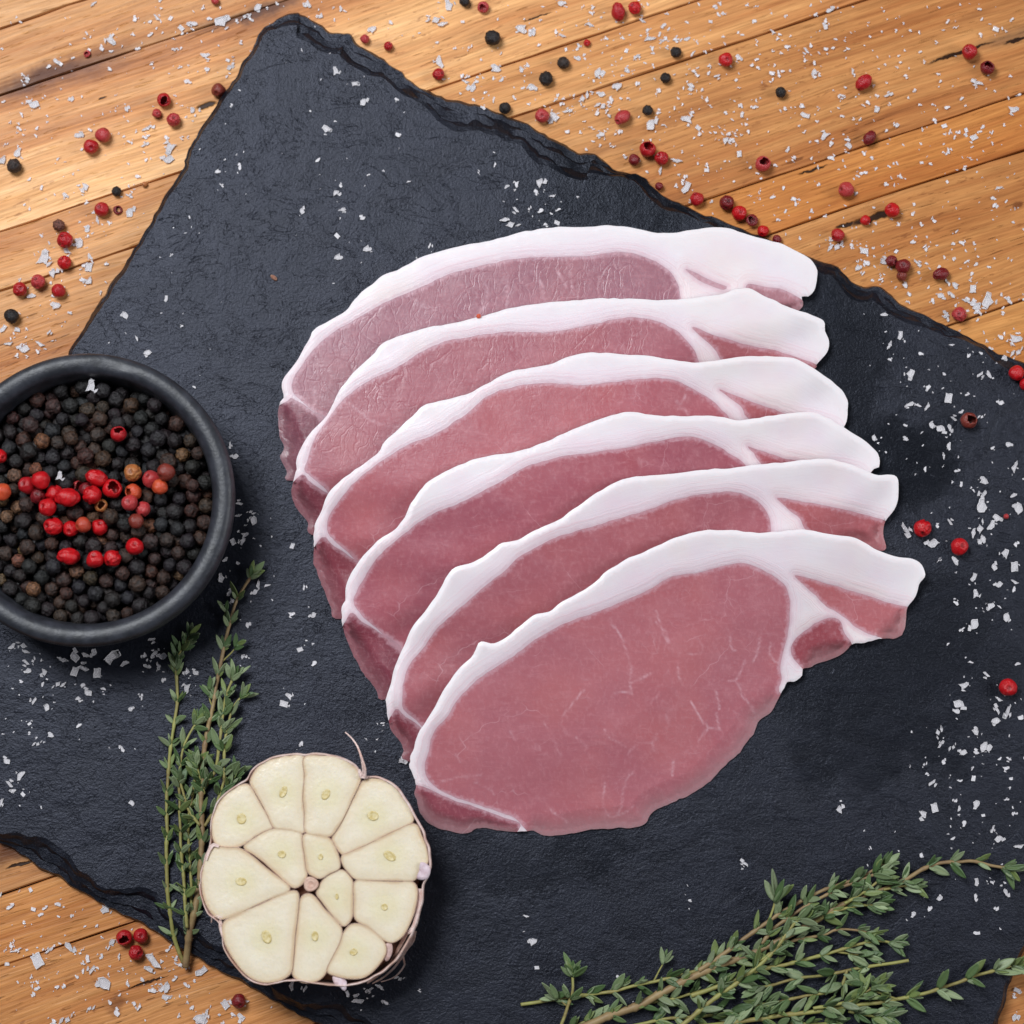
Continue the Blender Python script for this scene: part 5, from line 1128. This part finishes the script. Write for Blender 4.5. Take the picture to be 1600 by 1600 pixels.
slate_salt = "492,73,10 472,80,4 525,112,9 555,131,9 568,159,9 619,156,4 509,203,10 498,250,6 621,211,6 756,168,5 576,273,3 639,284,4 525,302,9 532,290,4 472,329,7 537,327,7 566,342,6 527,369,6 572,390,10 527,403,10 671,385,6 773,258,5 748,270,4 792,291,7 807,287,6 844,286,12 838,300,5 863,306,7 805,327,9 827,327,5 845,329,6 873,327,5 798,350,16 861,334,4 870,348,7 852,351,5 362,164,4 339,269,6 375,261,6 345,289,5 296,339,3 291,364,3 267,400,4 260,466,6 196,493,9 213,527,6 231,551,9 284,509,3 303,604,4 375,787,8 375,805,8 392,800,7 397,814,10 382,836,7 378,845,6 364,847,8 371,880,4 404,913,9 418,915,6 398,926,6 19,1011,10 36,1010,13 40,1034,9 52,1033,6 44,1048,8 69,1050,9 33,1066,4 66,1070,5 91,1070,11 54,1094,9 74,1106,8 102,1032,13 116,1025,12 117,1049,11 132,1045,13 152,1051,12 135,1025,9 147,1020,8 174,1027,18 195,1036,11 162,1076,6 137,1082,9 122,1092,7 130,1070,5 236,999,9 226,1024,6 241,1022,8 254,1026,9 229,1041,7 246,1039,8 222,1091,6 205,1108,7 254,1062,5 292,1049,8 305,1051,7 292,1074,10 122,1134,6 46,1131,4 81,1149,8 59,1162,8 191,1170,7 10,1189,8 32,1211,13 16,1226,10 21,1236,8 36,1241,5 2,1252,10 207,1255,6 5,1147,3 386,976,6 380,1026,7 457,853,6 475,919,6 455,960,6 489,962,7 469,1015,7 491,1036,6 444,1100,10 453,1088,8 597,1130,5 629,1189,9 471,1161,6 455,1540,11 477,1544,8 561,1564,14 590,1540,11 579,1545,9 625,1529,8 602,1566,6 656,1549,4 543,1552,6 638,1519,5 1380,491,8 1407,523,9 1391,537,11 1438,553,5 1391,562,4 1489,539,6 1513,557,5 1533,552,4 1421,584,11 1476,585,4 1570,566,11 1530,586,9 1545,587,9 1449,605,6 1482,622,12 1511,617,4 1421,632,9 1435,634,6 1448,636,9 1563,630,6 1502,644,7 1491,655,8 1534,651,6 1471,670,10 1484,669,8 1455,664,8 1415,665,4 1439,677,4 1416,686,7 1365,684,7 1576,695,8 1482,697,10 1474,710,8 1586,729,12 1495,736,5 1551,701,4 1445,733,6 1502,756,5 1539,752,11 1537,772,12 1534,792,16 1582,774,8 1592,795,13 1521,767,4 1557,811,10 1530,826,16 1549,822,14 1537,844,10 1412,826,16 1485,817,8 1464,822,4 1456,850,12 1467,876,4 1492,874,11 1569,864,10 1587,851,6 1553,885,8 1585,885,12 1522,901,9 1560,914,8 1585,909,8 1525,929,9 1547,946,9 1560,947,5 1495,942,5 1572,964,10 1522,977,12 1504,982,6 1585,920,6 1481,1006,4 1517,1035,5 1590,1037,7 1540,1053,9 1505,1072,10 1499,1100,12 1495,1111,8 1560,1092,8 1559,1110,11 1574,1109,14 1556,1126,10 1594,1122,6 1466,1145,11 1469,1165,9 1489,1167,8 1504,1176,8 1525,1144,10 1537,1165,13 1524,1176,6 1474,1190,5 1444,1195,5 1448,1209,4 1455,1224,10 1521,1216,6 1519,1202,4 1502,1220,4 1575,1185,6 1562,1186,5 1571,1201,6 1579,1217,4 1312,1265,10 1442,1272,11 1460,1262,11 1525,1256,10 1499,1264,7 1493,1251,5 1506,1286,6 1571,1250,5 1582,1271,4 1536,1274,4 1551,1293,8 1561,1310,9 1591,1322,10 1490,1310,5 1439,1336,5 1360,1324,4 1526,1377,8 1572,1395,8 1551,1379,4 1165,1349,10 1468,1404,7 1427,1428,7 1452,1421,6 1524,1402,6 1558,1421,5 1527,1458,6 834,1470,11 824,1432,6 839,1512,5 965,1526,4 1077,1407,4 347,904,9 359,926,8 363,939,7 352,875,8 367,714,7 359,694,7"
wood_salt = "144,8,9 212,30,6 245,27,9 172,62,12 89,97,8 44,123,7 301,37,10 283,44,8 347,36,16 383,27,10 403,11,10 275,76,7 320,87,12 359,105,7 52,164,12 113,156,7 34,180,6 293,127,6 197,170,7 301,173,7 125,211,10 228,201,10 225,228,9 266,230,14 262,250,12 28,240,11 3,250,13 133,292,11 101,306,7 200,306,8 203,331,11 153,347,10 137,359,8 69,405,17 103,389,13 125,381,12 140,401,9 139,417,11 83,427,12 139,439,11 47,462,10 89,477,12 6,513,9 28,515,7 13,537,9 37,546,11 62,537,10 76,520,7 533,14,8 480,6,9 501,25,8 583,45,11 681,33,17 703,9,12 686,97,16 739,139,11 727,127,8 812,45,14 834,52,9 881,57,9 777,108,13 784,125,8 816,109,7 831,137,11 884,175,10 877,6,9 733,75,6 922,39,9 1016,61,12 1033,67,7 1006,34,9 1036,41,7 1122,23,6 1055,62,6 1075,61,8 1207,49,7 995,89,9 903,91,8 934,112,12 981,111,8 911,155,13 939,148,8 966,134,12 867,184,13 942,166,12 1153,91,8 1119,119,8 1081,134,9 1075,186,12 1017,194,13 939,209,8 1091,200,7 1159,180,7 1134,220,10 1061,252,13 1031,270,10 1073,292,13 1155,241,8 1106,261,6 1206,308,6 1259,78,9 1272,112,9 1205,115,6 1259,181,10 1289,211,10 1231,234,8 1291,41,8 1297,16,9 1332,112,7 1314,149,8 1386,150,10 1370,172,8 1530,129,13 1556,46,7 1327,228,8 1482,237,7 1522,215,9 1582,172,11 1300,247,7 1561,294,8 1554,320,6 1475,197,6 1400,194,5 1406,275,5 1307,385,14 1350,392,10 1380,409,10 1431,410,10 1355,411,7 1340,420,9 1375,437,6 1415,447,7 1421,460,5 1491,445,9 1520,452,10 1487,461,8 1471,462,8 1507,469,11 1545,472,16 1525,480,12 1477,489,10 1576,470,10 1504,380,6 1585,530,13 1590,550,12 1564,527,6 1447,391,5 1425,379,6 59,1500,17 75,1487,9 109,1480,12 16,1417,7 70,1419,5 89,1412,5 166,1422,11 145,1514,11 137,1499,7 164,1536,17 186,1497,7 238,1499,22 261,1545,13 239,1546,7 316,1517,13 217,1574,7 141,1576,8 182,1582,7 105,1592,13 352,1569,11 310,1592,16 322,1582,12 274,1500,7 291,1539,6 375,1589,8 199,1537,7 259,1560,9 84,1596,7 30,1482,7 59,1544,6 265,1481,6 175,1471,8 1589,1547,9 1585,1588,9"
def parse(s_): return [tuple(float(a) for a in t.split(',')) for t in s_.split()]
allsalt = [(x, y, s_, 0) for x, y, s_ in parse(slate_salt)]+[(x, y, s_, 1) for x, y, s_ in parse(wood_salt)]
allsalt.sort(key=lambda a: -a[2])
def zone(x, y, wd):
    if not wd:
        if y < 620 and x < 700: return 'small clear salt flake on the bare upper left of the slate'
        if y < 420 and x < 900: return 'white salt flake in the cluster just above the backmost pork slice'
        if x < 430 and 980 < y: return 'pale salt flake on the slate below the bowl and left of the thyme'
        if x < 700 and y < 1250: return 'small translucent salt flake on the slate between bowl and pork'
        if y > 1300 and x < 1200: return 'white salt flake on the slate under the pork, between garlic and thyme'
        if y < 720: return 'clear salt flake on the upper right of the slate beside the pork ends'
        if y < 1050: return 'white salt flake in the dense scatter right of the frontmost pork slice'
        return 'white salt flake on the lower right of the slate above the thyme'
    if y > 1300: return 'white salt flake on the wood in the bottom corners off the slate'
    if x < 420: return 'white salt flake on the upper left planks beside the slate'
    if x < 1200: return 'white salt flake on the upper middle planks above the slate edge'
    return 'white salt flake on the right hand planks above the slate edge'
LM = [(0, 300, 'left border'), (22, 259, 'brown peppercorn at the left'), (256, 165, 'upper left pepper trio'), (150, 220, 'touching red pair'), (341, 141, 'brownish red peppercorn'), (159, 327, 'round red peppercorn'), (101, 393, 'two stacked red peppercorns'), (55, 448, 'row of three red peppercorns'),
      (588, 66, 'two husks at the top'), (685, 116, 'red peppercorn behind the slate'), (770, 59, 'largest black peppercorn'), (866, 110, 'diagonal black pair'), (847, 181, 'rosy speckled peppercorn'), (979, 15, 'red pair at the top border'), (1134, 93, 'lone bright red peppercorn'), (1048, 102, 'two small black peppercorns'), (990, 178, 'oval dull red peppercorn'),
      (1015, 243, 'cracked red trio'), (1192, 256, 'star shaped husk'), (1145, 325, 'red row on the slate edge'), (1515, 90, 'upper right red pair'), (1349, 129, 'half moon red peppercorn'), (1359, 215, 'pointed maroon peppercorn'), (1322, 296, 'large rosy peppercorn'), (1394, 328, 'ringed red peppercorn'), (1309, 367, 'red peppercorn in the salt heap'),
      (1405, 418, 'dark red pair'), (1470, 428, 'upright maroon peppercorn'), (1499, 491, 'crumpled rosy peppercorn'), (1590, 585, 'red pair at the right border'), (1514, 657, 'torn open brown peppercorn'), (1441, 825, 'angular red peppercorn'), (1499, 854, 'red peppercorn on a flake'), (1575, 1074, 'red peppercorn with a hole'), (208, 1472, 'lower left red trio'),
      (373, 1564, 'dark red peppercorn under the garlic'), (1220, 144, 'lone small black peppercorn'), (18, 494, 'black peppercorn above the bowl'), (130, 1020, 'bowl foot'), (365, 820, 'right bowl rim'), (250, 560, 'upper right bowl rim'), (280, 1100, 'upper thyme stems'), (262, 1330, 'left thyme sprig'), (490, 1180, 'garlic top'), (560, 1545, 'garlic bottom'),
      (650, 1380, 'garlic right side'), (435, 680, 'backmost slice left end'), (480, 880, 'third slice left end'), (560, 1050, 'fourth slice left end'), (640, 1200, 'front slice left end'), (1280, 440, 'backmost fat end'), (1330, 640, 'third fat end'), (1403, 765, 'square cut fat end'), (1446, 898, 'front fat end'), (1225, 1070, 'front slice right notch'),
      (1400, 1360, 'bent thyme sprig'), (1560, 1350, 'bent thyme tip'), (895, 1480, 'upright thyme tip'), (428, 434, 'brown husk crumb'), (450, 40, 'top slate corner'), (700, 400, 'backmost slice arch'), (1600, 900, 'right border'), (1580, 1520, 'lower right slate edge'), (0, 1400, 'lower left border'), (100, 1600, 'bottom border'), (50, 1250, 'lower left slate edge')]
DIRS = ['right of', 'above and right of', 'above', 'above and left of', 'left of', 'below and left of', 'below', 'below and right of']
def salt_label(x, y, s_, wd, seen):
    szw = 'large' if s_ >= 13 else 'medium' if s_ >= 9.5 else 'small' if s_ >= 7.5 else 'tiny'
    order_ = sorted(LM, key=lambda l: math.hypot(l[0]-x, l[1]-y))[:7]
    for lx, ly, nm in order_:
        d_ = math.hypot(lx-x, ly-y); dr = DIRS[int(round(math.degrees(math.atan2(ly-y, x-lx))/45)) % 8]
        dw = 'just' if d_ < 30 else 'close' if d_ < 55 else 'some way' if d_ < 95 else 'well' if d_ < 160 else 'far'
        lab = f"{szw} salt flake on the {'wood' if wd else 'slate'} {dw} {dr} the {nm}"
        if lab not in seen and len(lab.split()) <= 16: seen.add(lab); return lab
    return lab
seen = set()
def flake_at(x, y, s_, wd, name='salt_flake'):
    g = ground(x, y) if not wd else 0.0
    if wd and inside(np.array([[x, y]]), O)[0]: g = T*.5
    rr = s_*S*.98
    return V(x, y, g+.00002), (random.uniform(-.12, .12), random.uniform(-.12, .12), random.uniform(0, 6.28)), (rr, rr, max(rr*.8, .0005))
uniq = {(238, 1499): 'largest salt flake, beside the three red peppercorns on the lower left wood', (412, 826): '', (1412, 826): 'big flat salt flake left of the angular red peppercorn by the pork ends', (1534, 792): 'broad square salt flake under the long sliver right of the pork',
        (174, 1027): 'largest ragged salt flake right beneath the bowl', (69, 405): 'fluffy round salt clump on the left wood', (798, 350): 'largest salt flake touching the backmost pork fat', (1061, 252): 'square window like salt flake beside red peppercorns above the slate'}
for i, (x, y, s_, wd) in enumerate(allsalt[:296]):
    loc, rot, sc = flake_at(x, y, s_, wd)
    o = inst('salt_flake', random.choice(fl), loc, rot, sc)
    u_ = uniq.get((int(x), int(y)))
    tag(o, u_ or salt_label(x, y, s_, wd, seen), 'salt flake', 'salt flakes on the slate and wood')
for x, y, s_, lab in [(142, 605, 13, 'salt flake lying on black peppercorns at the top inside the bowl'), (93, 745, 9, 'small salt chip above the red peppercorns inside the bowl')]:
    rr = s_*S
    o = inst('salt_flake', fl[2], V(x, y, bz0+(130 if y < 700 else 134)*S), (.3, .1, 1), (rr, rr, rr*.7)); tag(o, lab, 'salt flake')
# fine crumbs that nobody could count
crumbs = [(x, y, s_) for x, y, s_, wd in allsalt[296:]]
r5 = np.random.default_rng(21)
wl = [a for a in allsalt if a[3] == 1]; sl_ = [a for a in allsalt if a[3] == 0]
for _ in range(1150):
    a = wl[r5.integers(len(wl))]; sp = r5.choice([14, 26, 55]); crumbs.append((a[0]+r5.normal()*sp, a[1]+r5.normal()*sp, 1.2+4.4*r5.random()**1.8))
for _ in range(420):
    crumbs.append((r5.uniform(880, 1600), r5.uniform(0, 420), r5.uniform(1.2, 4.5)))
for _ in range(60): crumbs.append((r5.uniform(0, 460), r5.uniform(0, 500), r5.uniform(1.2, 3.6)))
ns = len(crumbs)
for _ in range(420):
    a = sl_[r5.integers(len(sl_))]; sp = r5.choice([12, 26]); crumbs.append((a[0]+r5.normal()*sp, a[1]+r5.normal()*sp, r5.uniform(1.0, 2.6)))
cen_b = np.array(BC); CV = []; CF = []; CR = []; o_ = 0
meat = HL
fdat = []
for me in fl:
    fdat.append((np.array([tuple(v.co) for v in me.vertices]), [tuple(p.vertices) for p in me.polygons]))
for i, (x, y, s_) in enumerate(crumbs):
    if not (-10 < x < 1610 and -10 < y < 1610): continue
    p = np.array([[x, y]])
    if math.hypot(x-BC[0], y-BC[1]) < 240: continue
    on_s = inside(p, O)[0]
    if i >= len(allsalt)-296 and i < ns and on_s: continue
    if any(inside(p, q)[0] for q in meat): continue
    if inside(p, cg([(100, 200), (1370, 180), (1370, 1480), (100, 1480)]))[0]: continue
    g = ground(x, y) if on_s else 0
    v, f = fdat[i % 18]; th_ = r5.uniform(0, 6.28); c_, s2 = math.cos(th_), math.sin(th_); k = s_*S*1.1
    vv = np.column_stack([(v[:, 0]*c_-v[:, 1]*s2)*k, (v[:, 0]*s2+v[:, 1]*c_)*k, v[:, 2]*k*1.1])+P(x, y, g)
    CV.append(vv); CR.append(np.full(len(v), .8)); CF += [tuple(a+o_ for a in t) for t in f]; o_ += len(v)
o = obj('salt_crumbs', np.concatenate(CV), CF, SALT, None, False, {'rim': np.concatenate(CR)}); o['kind'] = 'stuff'; tag(o, 'fine white salt crumbs strewn over the wooden planks and slate', 'salt')
# crumb of husk on the slate
rr = 7*S; o = inst('husk_crumb', kinds['w'][0], V(428, 434, T+.0004), (0, 0, .9), (rr*.5, rr, rr*.3), None, lin(150, 104, 84)); tag(o, 'tiny brown husk crumb alone on the left of the slate', 'crumb')
rr = 4*S; o = inst('husk_crumb', kinds['w'][1], V(748, 494, ground(748, 498)+.0008), (0, 0, .9), (rr, rr, rr*.5), None, lin(214, 90, 60)); tag(o, 'tiny orange husk crumb on the fat of the second pork slice', 'crumb')
